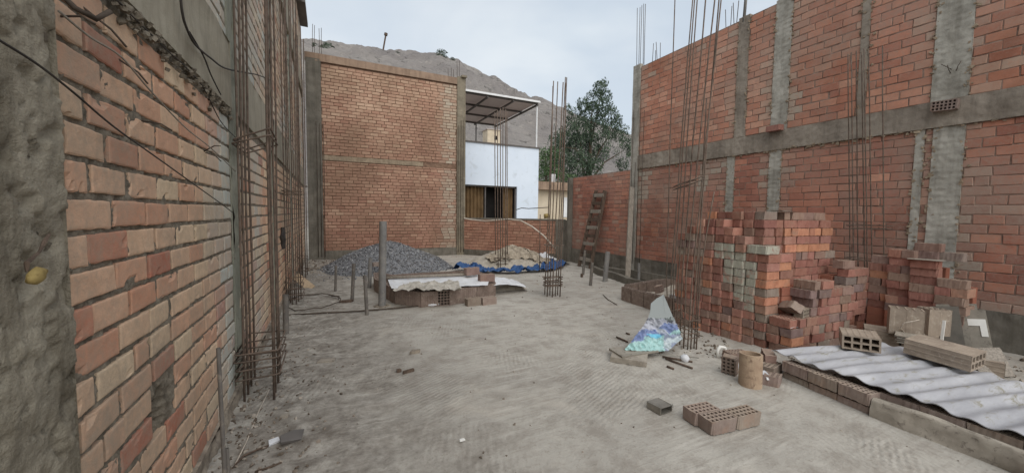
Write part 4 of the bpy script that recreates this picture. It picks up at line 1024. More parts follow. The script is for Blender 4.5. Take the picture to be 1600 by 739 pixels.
# ================================================================== HOLLOW BLOCKS, PITS, KERBS
def hollow_block(name, L=.30, W=.30, Hh=.15, nx=4, nz=2, mat='block', wall=.016, ribs=0):
    """clay ceiling block: open cells run through along its length (local y); faces carry shallow grooves"""
    mb = MB(); hx, hz = W/2, Hh/2
    def cs(h, n):
        pit = (2*h-wall)/n; c = []
        for i in range(n): c += [-h+i*pit, -h+i*pit+wall]
        return c + [h-wall, h]
    xs, zs = cs(hx, nx), cs(hz, nz); idx = {}
    def vt(i, k, y):
        if (i, k, y) not in idx:
            idx[(i, k, y)] = len(mb.v); mb.v.append(V((xs[i]+ru(-.001, .001), y*L/2+ru(-.001, .001), zs[k]+ru(-.001, .001))))
        return idx[(i, k, y)]
    for y in (-1, 1):
        for i in range(len(xs)-1):
            for k in range(len(zs)-1):
                if i % 2 and k % 2: continue
                q = [vt(i, k, y), vt(i+1, k, y), vt(i+1, k+1, y), vt(i, k+1, y)]; mb.face(q if y < 0 else q[::-1])
    for i in range(1, len(xs)-1, 2):
        for k in range(1, len(zs)-1, 2):
            r = [(i, k), (i+1, k), (i+1, k+1), (i, k+1)]
            for a in range(4):
                p_, q_ = r[a], r[(a+1) % 4]; mb.face([vt(*p_, -1), vt(*q_, -1), vt(*q_, 1), vt(*p_, 1)])
    # outer skin with grooves
    def skin(fn, n):
        for j in range(n):
            o = len(mb.v)
            for (s, dpt) in ((j/n, 0), ((j+.25)/n, 0), ((j+.32)/n, 1), ((j+.93)/n, 1), ((j+1)/n, 0)):
                for y in (-1, 1): mb.v.append(fn(s, dpt*.0025, y))
            for a in range(4): mb.face([o+a*2, o+a*2+2, o+a*2+3, o+a*2+1])
    nn = ribs or 6
    skin(lambda s, d, y: V((-hx+2*hx*s, y*L/2, hz-d)), nn); skin(lambda s, d, y: V((-hx+2*hx*s, y*L/2, -hz+d)), nn)
    skin(lambda s, d, y: V((hx-d, y*L/2, -hz+2*hz*s)), max(3, nn//2)); skin(lambda s, d, y: V((-hx+d, y*L/2, -hz+2*hz*s)), max(3, nn//2))
    me = bpy.data.meshes.new(name); me.from_pydata(mb.v, [], mb.f); me.materials.append(M[mat]); me.update(); return me
HB = hollow_block('hollow_block'); HBL = hollow_block('hollow_block', .46, .30, .15)
HBS = hollow_block('hollow_block', .30, .28, .17, ribs=2)
PB = hollow_block('pit_block', .12, .28, .26, 5, 5, 'pit_block', .012)
PBS = hollow_block('pit_block', .28, .26, .12, 4, 2, 'pit_block', .014)
def put(mesh, loc, rot, label, cat='block', group=None, name='hollow_block'):
    ob = bpy.data.objects.new(name, mesh); COL.objects.link(ob); ob.location = loc; ob.rotation_euler = rot; return tag(ob, label, cat, group)
GH = 'hollow clay blocks by the corrugated sheet'
q_ = G(1343, 549, .22); put(HB, (q_.x+.13, q_.y+.06, .31), (.03, -.03, -1.08), 'hollow block showing eight open cells, between big stack and corrugated sheet', group=GH)
put(HBL, (5.42, 1.42, .30), (.05, -.04, -.05), 'long hollow block lying on the far edge of the corrugated sheet', group=GH)
q_ = G(1413, 524, .27); put(HBS, (q_.x+.09, q_.y+.03, .42), (math.pi/2, 0, -1.12), 'hollow block standing on end on a lower block, left of the pair', group=GH)
q_ = G(1461, 526, .27); put(HBS, (q_.x+.13, q_.y+.06, .42), (math.pi/2, 0, -.62), 'hollow block standing on end on a lower block, right of the pair', group=GH).scale = (.78, 1, 1)
put(HB, (6.02, 2.10, .195), (0, 0, .4), 'flat lower block under the left standing block', group=GH)
put(HB, (6.14, 1.80, .195), (0, 0, .35), 'flat lower block under the right standing block', group=GH)
put(HB, (6.06, 1.95, .06), (0, 0, .35), 'bottom block, half buried under the standing pair', group=GH)
put(HB, (6.22, 1.36, .076), (0, 0, .3), 'hollow block lying on the ground before the leaning grey tiles', group=GH)
# tiles leaning by the wall
GT = 'stone tiles leaning by the right wall footing'
def tile(x, y, w_, h_, lean, yaw, label, mat='slab', th=.022, z=0., roll=-.16):
    mb = MB(); rot = Matrix.Rotation(yaw, 3, 'Z') @ Matrix.Rotation(lean, 3, 'X') @ Matrix.Rotation(roll, 3, 'Y')
    mb.box(V((x, y, z)) + rot @ V((0, 0, h_/2)), (w_, th, h_), mat=rot, jit=.003); return tag(mb.build('stone_tile', M[mat]), label, 'tile', GT), rot
for i, (x, y, h_, ln, lb) in enumerate(((0, 0, .60, -.10, 'first darker stone tile from the left, standing next to the hollow blocks'), (1, 0, .62, -.12, 'tall grey stone tile, second in the leaning row'), (2, 0, .58, -.14, 'grey stone tile in the middle of the leaning row'), (3, 0, .62, -.16, 'grey stone tile behind the one with the white angle'), (4, 0, .38, -.20, 'low narrow tile before the leaning row'))):
    x, y = [(lambda g_: (g_.x, g_.y))(G(px_, 562)) for px_ in (1489, 1497, 1505, 1514, 1499)][i]; x += .04*i*(i < 4)
    tile(x, y, .22 if i < 4 else .12, h_, ln, -1.25+i*.04, lb, 'slab_dark' if i in (0, 2, 4) else 'slab')
TP = G(1534, 566); tl_, rot = tile(TP.x, TP.y, .20, .58, -.2, -1.25, 'front grey tile of the leaning row, with a white angle on it', z=.0)
o = V((TP.x, TP.y, 0))
mb = MB()
for (cx_, cz_, sx_, sz_) in ((.0, .44, .17, .075), (.06, .345, .05, .12)): mb.box(o + rot @ V((cx_, -.016, cz_)), (sx_, .006, sz_), mat=rot)
mb.build('white_angle', M['tile_white'], tl_)
tile(6.30, 1.30, .26, .24, -.35, -.9, 'small speckled terrazzo piece leaning behind another one', 'terrazzo', .03)
tile(6.12, 1.22, .27, .27, -.45, -.75, 'speckled terrazzo piece leaning at the far right, nearest the sheet', 'terrazzo', .03)
mb = MB(); rot = Matrix.Rotation(.12, 3, 'Y'); mb.box((6.12, 1.62, .27), (.022, .022, .42), mat=rot); tag(mb.build('stick', M['tile_white']), 'short pale stick standing between the long block and the tiles', 'stick')
b = MB(); p = V((5.92, 1.86, .30)); b.tube([p, p+V((-.06, .02, .06)), p+V((-.09, -.02, .13)), p+V((-.02, -.08, .16)), p+V((.05, -.1, .17))], .006, 6); tag(b.build('wire_loop', M['hose'], smooth=True), 'bent pale wire in front of the standing blocks', 'wire')
for i in range(4):
    mb = MB(); mb.box((5.86, 1.80, .235+.022*i), (.34, .22, .014), .35+ru(-.1, .1), jit=.003); tag(mb.build('stone_tile', M['foam' if i % 2 else 'slab']), ['lowest', 'second', 'third', 'topmost'][i] + ' flat tile of the small pile before the standing blocks', 'tile', 'flat tiles in a small pile')

# ---- corrugated sheet on its kerb
A0, B0 = V((4.10, 2.27, .225)), V((3.97, .10, .215))       # near wavy edge
SX = V((.985, -.17, -.03)).normalized(); LEN = 1.56
NW = 13; mb = MB()
def sh(u, v, o=0.):
    a = A0.lerp(B0, v); k = 2*math.pi*v*NW*1.0
    z = .0125*math.sin(k+1.4*n3((v*3, u*.6, 2)))*(1+.5*n3((v*6, u, 5))) + .02*n3((u*1.7, v*5, 0)) - .018*u*math.sin(v*3) + .03*max(0, 1-u*5)*n3((v*7, 0, 3)) + .03*math.sin(v*7+.6)*u
    return a + SX*(LEN*u*(1+.02*n3((v*9, 2, 0)))) + V((.012*n3((v*40, 0, 0))*(1 if u < .02 else 0), 0, z + o))
nu_, nv_ = 40, NW*14
mb.grid(lambda u, v: sh(u, v), nu_, nv_); mb.grid(lambda u, v: sh(u, v, -.007), nu_, nv_)
for u in (0, 1): mb.grid(lambda a, v: sh(u, v, -.007*a), 1, nv_)
for v in (0, 1): mb.grid(lambda a, u: sh(u, v, -.007*a), 1, nu_)
tag(mb.build('corrugated_sheet', M['sheet'], smooth=True), 'pale corrugated fibre-cement sheet lying over the brick kerb on the right', 'roof sheet')
# kerb: bricks with holes up, then a formed concrete strip
K0, K1 = V((4.05, 2.12, 0)), V((3.93, 1.42, 0)); kd = (K1-K0).normalized(); ka = math.atan2(kd.y, kd.x)
for i in range(3):
    p = K0 + kd*(.12+.246*i) + V((.065, 0, 0)); place_brick(p.x, p.y, .125, ka+ru(-.02, .02), '%s holed brick of the kerb row under the left edge of the corrugated sheet' % ['far', 'middle', 'near'][i], 'kerb bricks under the corrugated sheet', 'greyish', None)
    place_brick(p.x+.02, p.y, .01, ka, '%s half-buried base brick under the kerb row' % ['far', 'middle', 'near'][i], 'kerb bricks under the corrugated sheet', 'greyish', None)
for i in range(6):
    p = V((4.02, 1.28, 0)) + V((-.06, -.98, 0)).normalized()*(.246*i); place_brick(p.x+.10, p.y, .125, -1.63+ru(-.03, .03), '%s holed brick from the left on the plastered kerb under the sheet' % ORD[i+1], 'kerb bricks under the corrugated sheet', 'greyish', None)
mb = MB()
def kerb(u, v):
    y = 1.40 - 1.75*u; x = 3.965 + (y-1.4)*.06
    prof = [(.16, .11), (.02, .155), (-.01, .14), (-.03, .06), (-.05, -.02)]
    k = v*4; i = min(3, int(k)); f = k-i
    dx = prof[i][0]+(prof[i+1][0]-prof[i][0])*f; dz = prof[i][1]+(prof[i+1][1]-prof[i][1])*f
    fold = .022*math.sin(y*11+2*n3((y*3, v, 0)))*v*(1-v)*4 + .012*fbm((y*5, v*2, 0), 1.5, 3)
    return V((x+dx-.03*v*n3((y*2.2, 0, 0))-fold, y, dz+.012*n3((y*4, 5, v))))
mb.grid(kerb, 110, 16); mb.box((4.03, .52, .04), (.15, 1.75, .10), -.0, jit=0); tag(mb.build('plastered_kerb', M['foam'], smooth=True), 'low plastered kerb with wrinkled cement paper before the corrugated sheet', 'kerb')
p = V((3.95, .56, .085)); place_brick(3.80, .50, .05, -1.4, 'reddish brick at the bottom right, ending the plastered kerb', 'kerb bricks under the corrugated sheet', 'dull red')

# ---- bricks scattered by the concrete pipe
GP = 'bricks lying around the concrete pipe'
def bpx(px, py, z, rot, label, col='greyish', **k):
    p = G(px, py, max(z-BH/2, 0)); place_brick(p.x, p.y, z, 0, label, GP, col, None, rot, **k)
bpx(1140, 581, .065, (0, 1.5, .3), 'brick on its end with its holes showing, left of the concrete pipe')
bpx(1150, 562, .05, (0, 0, -.3), 'dark brick flat on the ground behind the concrete pipe, left side', 'purplish')
bpx(1200, 566, .12, (math.pi/2, 0, .7), 'holed brick on edge behind the concrete pipe, right side', 'brown')
bpx(1204, 583, .06, (0, 0, .2), 'greyish brick flat on the ground right of the concrete pipe')
bpx(1207, 597, .03, (0, .12, .4), 'half-buried brick nearest the kerb, right of the concrete pipe')
p = G(1127, 560); b = MB(); b.tube([p+V((-.02, .03, .0)), p+V((-.03, .03, .09)), p+V((.0, .02, .13)), p+V((.05, 0, .12)), p+V((.07, -.01, .05))], .018, 8); tag(b.build('pipe_bend', M['tile_white'], smooth=True), 'small white bent pipe by the foot of the brick stack', 'pipe')
for (px, py, l, a, lb) in ((1150, 575, .17, -.3, 'pale mortar slab leaning left of the concrete pipe'), (1196, 589, .16, .9, 'white stick lying right of the concrete pipe')):
    p = G(px, py, .05); mb = MB(); mb.box(p+ZP*.02, (l, .05, .025), a, jit=.006); tag(mb.build('slab_piece', M['white_sheet']), lb, 'debris')

# ---- covered pit in the middle
pit = []
def ringblocks(pts, zz, grp, lab, mesh=PB, hgt=.26, wob=.03, showend=None, names='hollow_block'):
    k = 0
    for a, b_ in zip(pts, pts[1:]):
        a, b_ = V(a), V(b_); L = (b_-a).length; n = max(1, round(L/.285)); ang = math.atan2(b_.y-a.y, b_.x-a.x)
        for i in range(n):
            p = a.lerp(b_, (i+.5)/n); end = showend is not None and k in showend
            if end: put(mesh, (p.x, p.y, hgt/2+.005), (0, 0, ang+ru(-wob, wob)), lab % ORD[k+1] + ', cells facing out', group=grp, name=names)
            else: put(mesh if False else PBF, (p.x, p.y, hgt/2+.003*rnd()), (0, 0, ang+ru(-wob, wob)), lab % ORD[k+1], group=grp, name=names)
            k += 1
PBF = None
def plain_side_block():
    mb = MB(); L, W, Hh = .278, .12, .26; n = 7
    for sgn in (-1, 1):
        o = len(mb.v); prof = []
        for j in range(n):
            for (s, d) in ((j/n, 0), ((j+.2)/n, 0), ((j+.3)/n, .004), ((j+.9)/n, .004)): prof.append((s, d))
        prof.append((1, 0))
        for s, d in prof:
            for z in (0, 1): mb.v.append(V((-L/2+L*s, sgn*(W/2-d), -Hh/2+Hh*z)))
        for a in range(len(prof)-1): mb.face([o+2*a, o+2*a+2, o+2*a+3, o+2*a+1])
    # top and bottom with cells, ends
    xs = []; 
    for i in range(4): xs += [-L/2+.012+i*(L-.024)/4+.006, -L/2+.012+(i+1)*(L-.024)/4-.006]
    xs = [-L/2]+xs+[L/2]; ys_ = [-W/2, -W/2+.014, -.006, .006, W/2-.014, W/2]
    for z in (-Hh/2, Hh/2):
        o = len(mb.v)
        for x in xs:
            for y in ys_: mb.v.append(V((x, y, z)))
        for i in range(len(xs)-1):
            for j in range(5):
                if i % 2 == 1 and j in (1, 3): continue
                mb.face([o+i*6+j, o+(i+1)*6+j, o+(i+1)*6+j+1, o+i*6+j+1])
    o = len(mb.v)
    for i in range(1, len(xs)-1, 2):
        for j in (1, 3):
            c = [(xs[i], ys_[j]), (xs[i+1], ys_[j]), (xs[i+1], ys_[j+1]), (xs[i], ys_[j+1])]; o = len(mb.v)
            for x, y in c: mb.v += [V((x, y, -Hh/2)), V((x, y, Hh/2))]
            for a in range(4): mb.face([o+2*a, o+2*((a+1) % 4), o+2*((a+1) % 4)+1, o+2*a+1])
    for x in (-L/2, L/2): mb.add([(x, -W/2, -Hh/2), (x, W/2, -Hh/2), (x, W/2, Hh/2), (x, -W/2, Hh/2)], [(0, 1, 2, 3)])
    me = bpy.data.meshes.new('hollow_block'); me.from_pydata(mb.v, [], mb.f); me.materials.append(M['pit_block']); me.update(); return me
PBF = plain_side_block()
q = [G(770, 462), G(742, 470), G(700, 476), G(660, 479), G(622, 474), G(590, 455), G(588, 444)]
q = [V((p.x, p.y, 0)) for p in q]
GPIT = 'hollow blocks ringing the covered pit'
ringblocks(q, 0, GPIT, '%s block from the right in the ring round the covered pit', showend=(4,))
ringblocks([q[0], V((3.1, 7.6, 0)), V((3.05, 8.3, 0)), V((2.0, 8.42, 0)), V((1.2, 8.35, 0)), q[-1]], 0, GPIT, 'far-side block of the covered pit, %s along from the right corner')
b = MB(); b.box((2.05, 7.55, .11), (1.7, 1.4, .2)); tag(b.build('earth_fill', M['sand']), 'earth filling inside the ring of the covered pit', 'earth')
# white sheet over the pit, hanging out at the right
b = MB()
c00, c10, c11, c01 = G(612, 453, .27), G(762, 447, .27), G(768, 430.5, .27), G(604, 434, .27)
def ws(u, v):
    p = c00.lerp(c10, u).lerp(c01.lerp(c11, u), v); return p + ZP*(.02+.025*fbm((u*3, v*3, 1), 1.2, 3))
b.grid(ws, 40, 30); tag(b.build('board', M['white_sheet'], smooth=True), 'white dusty sheet covering the pit ringed with blocks', 'sheet')
b = MB()
d00, d10, d11, d01 = G(762, 447, .22), G(826, 454, .02), G(812, 444, .02), G(772, 435, .24)
b.grid(lambda u, v: d00.lerp(d10, u).lerp(d01.lerp(d11, u), v) + ZP*(.05*math.sin(u*2.6)+.02*fbm((u*4, v*3, 9), 1.3, 3)+.02), 30, 20); tag(b.build('sheet_scrap', M['white_sheet'], smooth=True), 'white sheet end spilling off the pit onto the ground to its right', 'sheet')
b = MB(); e00 = G(765, 455); b.grid(lambda u, v: V((e00.x+.05+.85*u, e00.y-.1+1.0*v, .20*max(0, math.sin(math.pi*min(1, u*.9+.05)))*math.sin(math.pi*v)**.5*(1-u*.6)+.012*fbm((u*4, v*4, 3), 1.5, 3)-.01)), 30, 24); tag(b.build('sand_mound', M['sand'], smooth=True), 'small mound of sand under the white sheet end at the pit', 'sand')
b = MB(); s00, s10, s11, s01 = G(613, 457, .275), G(722, 457, .275), G(716, 443, .28), G(640, 445, .28)
b.grid(lambda u, v: s00.lerp(s10, u).lerp(s01.lerp(s11, u), v) + ZP*(.035+.05*fbm((u*5, v*4, 5), 1.4, 4)+.02*abs(math.sin(u*14+v*3))), 60, 30); tag(b.build('cement_sack', M['sack'], smooth=True), 'crumpled empty cement sacks on the front rim of the covered pit', 'sack')
b = MB(); b.tube([G(604, 434, .33), G(700, 430, .33), G(736, 428.5, .33)], .03, 8); tag(b.build('timber', M['wood_grey'], smooth=True), 'thin grey timber along the far edge of the white sheet', 'timber')
for (px, py, z, yaw, lb) in ((737, 431, .40, .1, 'reddish block on the white sheet, farther of the pair'), (760, 442, .36, -.05, 'reddish block on the pit corner, nearer of the pair')):
    p = G(px, py, z-.1); o_ = place_brick(p.x, p.y, z, yaw, lb, 'pair of blocks on the pit cover', 'purplish', PAIR if False else None, name='clay_brick'); o_.scale = (1.25, 1.1, 1.5)
for (px, py, yaw, lb) in ((741, 478, .1, 'left of the two dull blocks lying on the ground before the pit'), (765, 476, .05, 'right of the two dull blocks lying on the ground before the pit')):
    p = G(px, py); place_brick(p.x, p.y+.06, BH*.65, yaw, lb, 'two blocks before the pit', 'greyish').scale = (1.1, 1, 1.3)
p = G(676, 478); b = MB()
b.grid(lambda u, v: p+V((.13*math.cos(v*6.283)*math.sin(u*3.1416)*(1+.2*n3((u*3, v*3, 0))), .06*math.sin(v*6.283)*math.sin(u*3.1416), .03-.035*math.cos(u*3.1416))), 8, 14); tag(b.build('stone', M['white_sheet'], smooth=True), 'flat white stone on the ground in front of the pit ring', 'stone')
place_brick(G(590, 432).x, G(590, 432).y, .31, .2, 'brick on top of the pit ring, left end behind the tall pipe', GPIT, 'greyish')
place_brick(G(592, 437).x-.05, G(592, 437).y-.6, .05, 1.2, 'brick on the ground left of the pit ring behind the tall pipe', GPIT, 'greyish')

# ---- second block ring on the right and the low kerb along the wall
GR = 'hollow blocks of the ring before the big stack'
r2 = [G(975, 470), G(1000, 478), G(1040, 492), G(1066, 500)]; r2 = [V((p.x, p.y, 0)) for p in r2]
ringblocks([V((5.02, 5.45, 0)), V((4.98, 5.15, 0)), V((4.98, 4.55, 0)), V((5.02, 3.95, 0))], 0, GR, '%s upright block from the far corner in the ring beside the big stack')
ringblocks([V((5.15, 5.52, 0)), V((6.3, 5.75, 0)), V((6.9, 5.5, 0))], 0, GR, 'rear upright block of the ring beside the big stack, %s from the corner')
ringblocks([V((6.9, 5.4, 0)), V((6.75, 4.6, 0))], 0, GR, 'inner upright block of the ring beside the big stack, %s from the wall side')
b = MB(); b.grid(lambda u, v: V((5.05+1.7*u, 4.0+1.45*v, .13+.07*fbm((u*3, v*3, 4), 1.4, 4))), 24, 24); tag(b.build('earth_fill', M['sand'], smooth=True), 'pale earth and rubble inside the block ring beside the big stack', 'earth')
place_brick(5.45, 5.0, .26, .4, 'holed brick lying in the block ring beside the big stack', GR, 'greyish', None, (1.35, 0, .5))
for i, (x, y) in enumerate(((5.6, 4.7), (5.35, 4.6), (5.9, 4.5), (5.6, 5.1))):
    b = MB(); b.box((x, y, .22), (ru(.12, .25), ru(.1, .2), .05), ru(0, 3), jit=.02); tag(b.build('slab_piece', M['white_sheet' if i < 2 else 'foam']), ['white broken slab piece by the holed brick in the block ring', 'pale slab piece near the front of the block ring', 'dirty slab piece deep in the block ring', 'grey slab piece behind the holed brick in the block ring'][i], 'debris')
kp = [G(926, 424), G(938, 430), G(960, 436), G(985, 446), G(1010, 452)]; kp = [V((p.x, p.y, 0)) for p in kp]
b = MB()
for a, c_ in zip(kp, kp[1:]):
    L = (c_-a).length; b.box((a+c_)/2+ZP*.08, (L+.02, .13, .17), math.atan2(c_.y-a.y, c_.x-a.x), jit=.008)
b.box(V((6.95, 7.9, .09)), (.12, 1.0, .16), .1, jit=.01); b.box(V((7.0, 6.6, .12)), (.12, 1.6, .18), .06, jit=.01)
tag(b.build('low_kerb', M['conc_dark']), 'low broken concrete kerb between the ladder pipes and the block ring', 'kerb')
p = G(909, 433); b = MB(); b.tube([p-ZP*.02, p+ZP*.09], .035, 8); tag(b.build('stump', M['wood']), 'tiny dark stump on the ground before the ladder pipes', 'stump')
b = MB(); b.box(V((6.75, 4.45, .36)), (.5, .04, .32), .1, jit=.01); tag(b.build('board', M['wood_grey']), 'grey board standing behind the tallest bar cage, by the stack', 'board')

# ================================================================== HEAPS
def heap(cx, cy, rx, ry, h, sharp=1.3, seed=0.):
    def fn(x, y):
        d = math.hypot((x-cx)/rx, (y-cy)/ry) + .10*n3((x*.9+seed, y*.9, seed)) + .05*n3((x*2.3, y*2.3, seed))
        return h*max(0, 1-d**sharp)**1.0 if d < 1 else -.03
    return fn
gc = G(606, 428); gh = heap(1.56, 11.35, 1.82, 1.45, .78, 1.3, 2.)
gv = thing('gravel_heap', (1.28, 11.35, 0), 'big heap of grey crushed stone against the back wall', 'gravel heap')
b = MB(); b.grid(lambda u, v: V((-1.3+5.2*u if False else -.68+4.3*u, 9.6+3.5*v, gh(-.68+4.3*u, 9.6+3.5*v)+.015*n3((u*60, v*60, 0)))), 80, 70); b.build('heap', M['stone_grey'], gv)
b = MB()
def stone(b, p, s, t=None):
    Mx = Matrix.Rotation(ru(0, 6.28), 3, V((ru(-1, 1), ru(-1, 1), ru(-1, 1))+(.01,) if False else (ru(-1, 1), ru(-1, 1), .3))); sx, sy, sz = s*ru(.7, 1.3), s*ru(.6, 1.1), s*ru(.4, .8)
    vs = [V(p)+Mx @ V((x*sx*ru(.75, 1.15), y*sy*ru(.75, 1.15), z*sz*ru(.75, 1.15))) for x, y, z in ((1, 0, -.3), (.3, 1, -.2), (-.8, .6, -.4), (-.7, -.7, -.2), (.4, -.9, -.4), (.5, .4, .9), (-.5, .1, .8), (.1, -.6, .9))]
    b.add(vs, [(0, 1, 5), (1, 2, 6, 5), (2, 3, 6), (3, 4, 7), (3, 7, 6), (4, 0, 7), (0, 5, 7), (5, 6, 7), (0, 4, 3, 2, 1)], rnd() if t is None else t)
k = 0
while k < 5200:
    x, y = ru(-.65, 3.5), ru(9.6, 12.6); z = gh(x, y)
    if z < 0:
        if rnd() > .05: continue
        z = 0
    stone(b, (x, y, z+.004), .021*ru(.6, 1.5)); k += 1
M['gravel'] = wall_brick('crushed_stone_chips', [(0, srgb(82, 83, 86)), (.6, srgb(124, 125, 128)), (1, srgb(176, 177, 178))], srgb(120, 116, 111), .25)
sb = b.build('crushed_stones', M['gravel'], gv); sb['kind'] = 'stuff'
sc = thing('sand_heap', (5.0, 10.6, 0), 'heap of pale sand with torn sacks on a blue tarpaulin', 'sand heap')
sh_ = heap(5.05, 10.5, 1.5, 1.15, .62, 1.25, 5.)
b = MB(); b.grid(lambda u, v: (lambda x, y: V((x, y, sh_(x, y)+.03*fbm((x, y, 0), 3, 4))))(3.4+3.3*u, 9.2+2.6*v), 70, 60); b.build('heap', M['sand'], sc, smooth=True)
b = MB()
for (x, y, s) in ((5.2, 10.1, .55), (5.9, 10.0, .45), (4.55, 10.1, .42), (5.5, 10.5, .5)):
    b.grid(lambda u, v: (lambda xx, yy: V((xx, yy, max(0, sh_(xx, yy))+.035+.075*fbm((xx, yy, s), 5, 4)+.03*abs(math.sin(xx*17)))))(x-s+2*s*u, y-s*.6+s*1.2*v), 26, 20)
M['old_sack'] = simple('torn_sacks', srgb(128, 117, 102), srgb(176, 164, 146), 5, .9, .5, 25, .02, c3=srgb(84, 76, 68))
tag(b.build('torn_sacks', M['old_sack'], smooth=True), 'torn grey sacks draped over the top of the sand heap', 'sacks')
b = MB()
def tarp(u, v):
    a = -2.95+2.75*u; k = 1.05+.34*v+.10*n3((u*9, 0, 2)); x = 4.95+1.42*k*math.cos(a)*(1 if math.cos(a) < 0 else .92); y = 10.45+1.12*k*math.sin(a)
    return V((x, y, max(0, sh_(x, y))+.03+.26*abs(fbm((x, y, 1), 2.6, 4))*(1.2-v*.6)+.04*math.sin(u*13+v*4)**2))
b.grid(tarp, 200, 22); tag(b.build('tarpaulin', M['tarp'], smooth=True), 'crumpled blue tarpaulin under the front of the sand heap', 'tarpaulin')
p = G(872, 414); b = MB(); b.grid(lambda u, v: p+V((-.5+.9*u, -.15+.4*v, .03+.06*abs(fbm((u*3, v*3, 4), 1.5, 3)))), 20, 10); tag(b.build('rag', M['cable'], smooth=True), 'dark rag at the right end of the sand heap', 'rag')
p = G(850, 408); b = MB(); b.grid(lambda u, v: p+V((-.4+.8*u, -.2+.5*v, .05+.22*math.sin(u*3)*math.sin(v*3)+.06*fbm((u*3, v*3, 8), 1.5, 3))), 24, 14); tag(b.build('sack', M['white_sheet'], smooth=True), 'whitish sack slumped at the right side of the sand heap', 'sack')

# ================================================================== PRINTED SHEET AND BOARD BY THE CAGE
fo = thing('printed_sheet', (3.6, 3.3, 0), 'broken turquoise and violet printed sheet, grey at its tip, propped on the tallest cage', 'plastic sheet')
outl = [(1037, 460), (1026, 466), (1017, 474), (1016, 486), (1012, 498), (1005, 509), (996, 521), (986, 534), (976, 546), (1000, 548), (1030, 549), (1044, 548), (1056, 537), (1066, 529), (1055, 517), (1046, 507), (1040, 496), (1037, 478)]
bmh = bmesh.new()
def fd(x, y): return 4.26 + (547-y)/87*.40 + .0022*(x-1000)*(.4)
vsb = [bmh.verts.new(PD(x, y, fd(x, y))) for x, y in outl]; bmh.faces.new(vsb)
bmesh.ops.triangulate(bmh, faces=bmh.faces[:]); 
for _ in range(5): bmesh.ops.subdivide_edges(bmh, edges=[e for e in bmh.edges if e.calc_length() > .022], cuts=1, use_grid_fill=False); bmesh.ops.triangulate(bmh, faces=bmh.faces[:])
nrm = (PD(1000, 547, fd(1000, 547))-PD(1060, 530, fd(1060, 530))).cross(PD(1030, 470, fd(1030, 470))-PD(1000, 547, fd(1000, 547))).normalized()
pc_ = []
zt_ = PD(1030, 460, fd(1030, 460)).z
for v_ in bmh.verts:
    h = v_.co.z/zt_; p = v_.co.copy()
    if h < .6: v_.co += nrm*(.075*(abs(mnoise.noise(p*6))-.2)+.05*(abs(mnoise.noise(p*14+V((2,0,0))))-.2)+.012*mnoise.noise(p*36))
    sft = p.dot(V((.5, .3, 1)))-.75*0
    X_, Y_ = PJ(p); X_ += 5*mnoise.noise(p*9)+2*mnoise.noise(p*25); Y_ += 5*mnoise.noise(p*8+V((3, 0, 0)))+2*mnoise.noise(p*22)
    band = 531-.28*(X_-1000)
    if Y_ < 499+.15*(X_-1030): c = srgb(118, 124, 123)
    elif ((X_-1023)/11)**2+((Y_-524)/5)**2 < 1: c = srgb(104, 178, 204)
    elif Y_ < 507: c = srgb(150, 152, 160) if mnoise.noise(p*30) > -.2 else srgb(70, 70, 76)
    elif X_ > 1036 and Y_ > 522: c = srgb(176, 186, 190) if mnoise.noise(p*12) > -.05 else srgb(136, 144, 164)
    elif abs(Y_-band+6) < 8: c = srgb(106, 120, 158) if mnoise.noise(p*10) > -.15 else srgb(166, 172, 182)
    elif Y_ < band-10: c = srgb(170, 172, 182)
    else: c = srgb(156, 192, 190)
    pc_.append(c)
mef = bpy.data.meshes.new('sheet'); off = V(fo['_w'])
for v_ in bmh.verts: v_.co -= off
bmh.to_mesh(mef); bmh.free(); ca = mef.color_attributes.new('paint', 'FLOAT_COLOR', 'POINT')
for i, c in enumerate(pc_): ca.data[i].color = c
mef.materials.append(M['print']); fob = bpy.data.objects.new('sheet', mef); COL.objects.link(fob); fob.parent = fo
sm = fob.modifiers.new('thick', 'SOLIDIFY'); sm.thickness = .004
p0, p1 = G(958, 566), G(1012, 575); mb = MB(); d = (p1-p0).normalized(); mb.box((p0+p1)/2+V((.10, .12, .035)), ((p1-p0).length+.02, .30, .055), math.atan2(d.y, d.x)+.03, jit=.004, mat=Matrix.Rotation(math.atan2(d.y, d.x)+.03, 3, 'Z') @ Matrix.Rotation(.05, 3, 'X')); tag(mb.build('foam_board', M['foam']), 'dirty grey board slab lying before the printed sheet', 'board')
mb = MB(); mb.box(G(995, 556, .05)+V((.05, .1, .02)), (.5, .25, .02), -.1, jit=.004); tag(mb.build('foam_board', M['slab']), 'thin dark board under the lower edge of the printed sheet', 'board')
for (xa, ya, xb, yb, lb) in ((1035, 557, 1082, 565, 'dark stick right of the grey board slab'), (1040, 560, 1082, 575, 'second dark stick, ending lower, right of the grey board slab'), (963, 526, 981, 534, 'dark twig on the ground left of the printed sheet'), (1042, 572, 1053, 576, 'tiny wood chip before the grey board slab'), (978, 520, 984, 522, 'dark chip on the ground above the dark twig')):
    b = MB(); b.tube([G(xa, ya, .02), G(xb, yb, .015)], .011, 6); tag(b.build('stick', M['wood'], smooth=True), lb, 'stick')
b = MB(); b.tube([G(1020, 553, .08), G(1092, 559, .03)], .005, 6); tag(b.build('rod', M['galv'], smooth=True), 'thin light rod lying at the foot of the printed sheet', 'rod')
b = MB(); p = G(1070, 560, .03); b.grid(lambda u, v: p+V((.05*math.cos(v*6.283)*math.sin(u*3.14), .05*math.sin(v*6.283)*math.sin(u*3.14), .045*math.cos(u*3.14)))+V((.01*n3((u*5, v*5, 0)), 0, .008*n3((u*5, v*5, 4)))), 8, 12); tag(b.build('plastic_bag', M['white_sheet'], smooth=True), 'crumpled whitish bag at the foot of the tallest bar cage', 'bag')
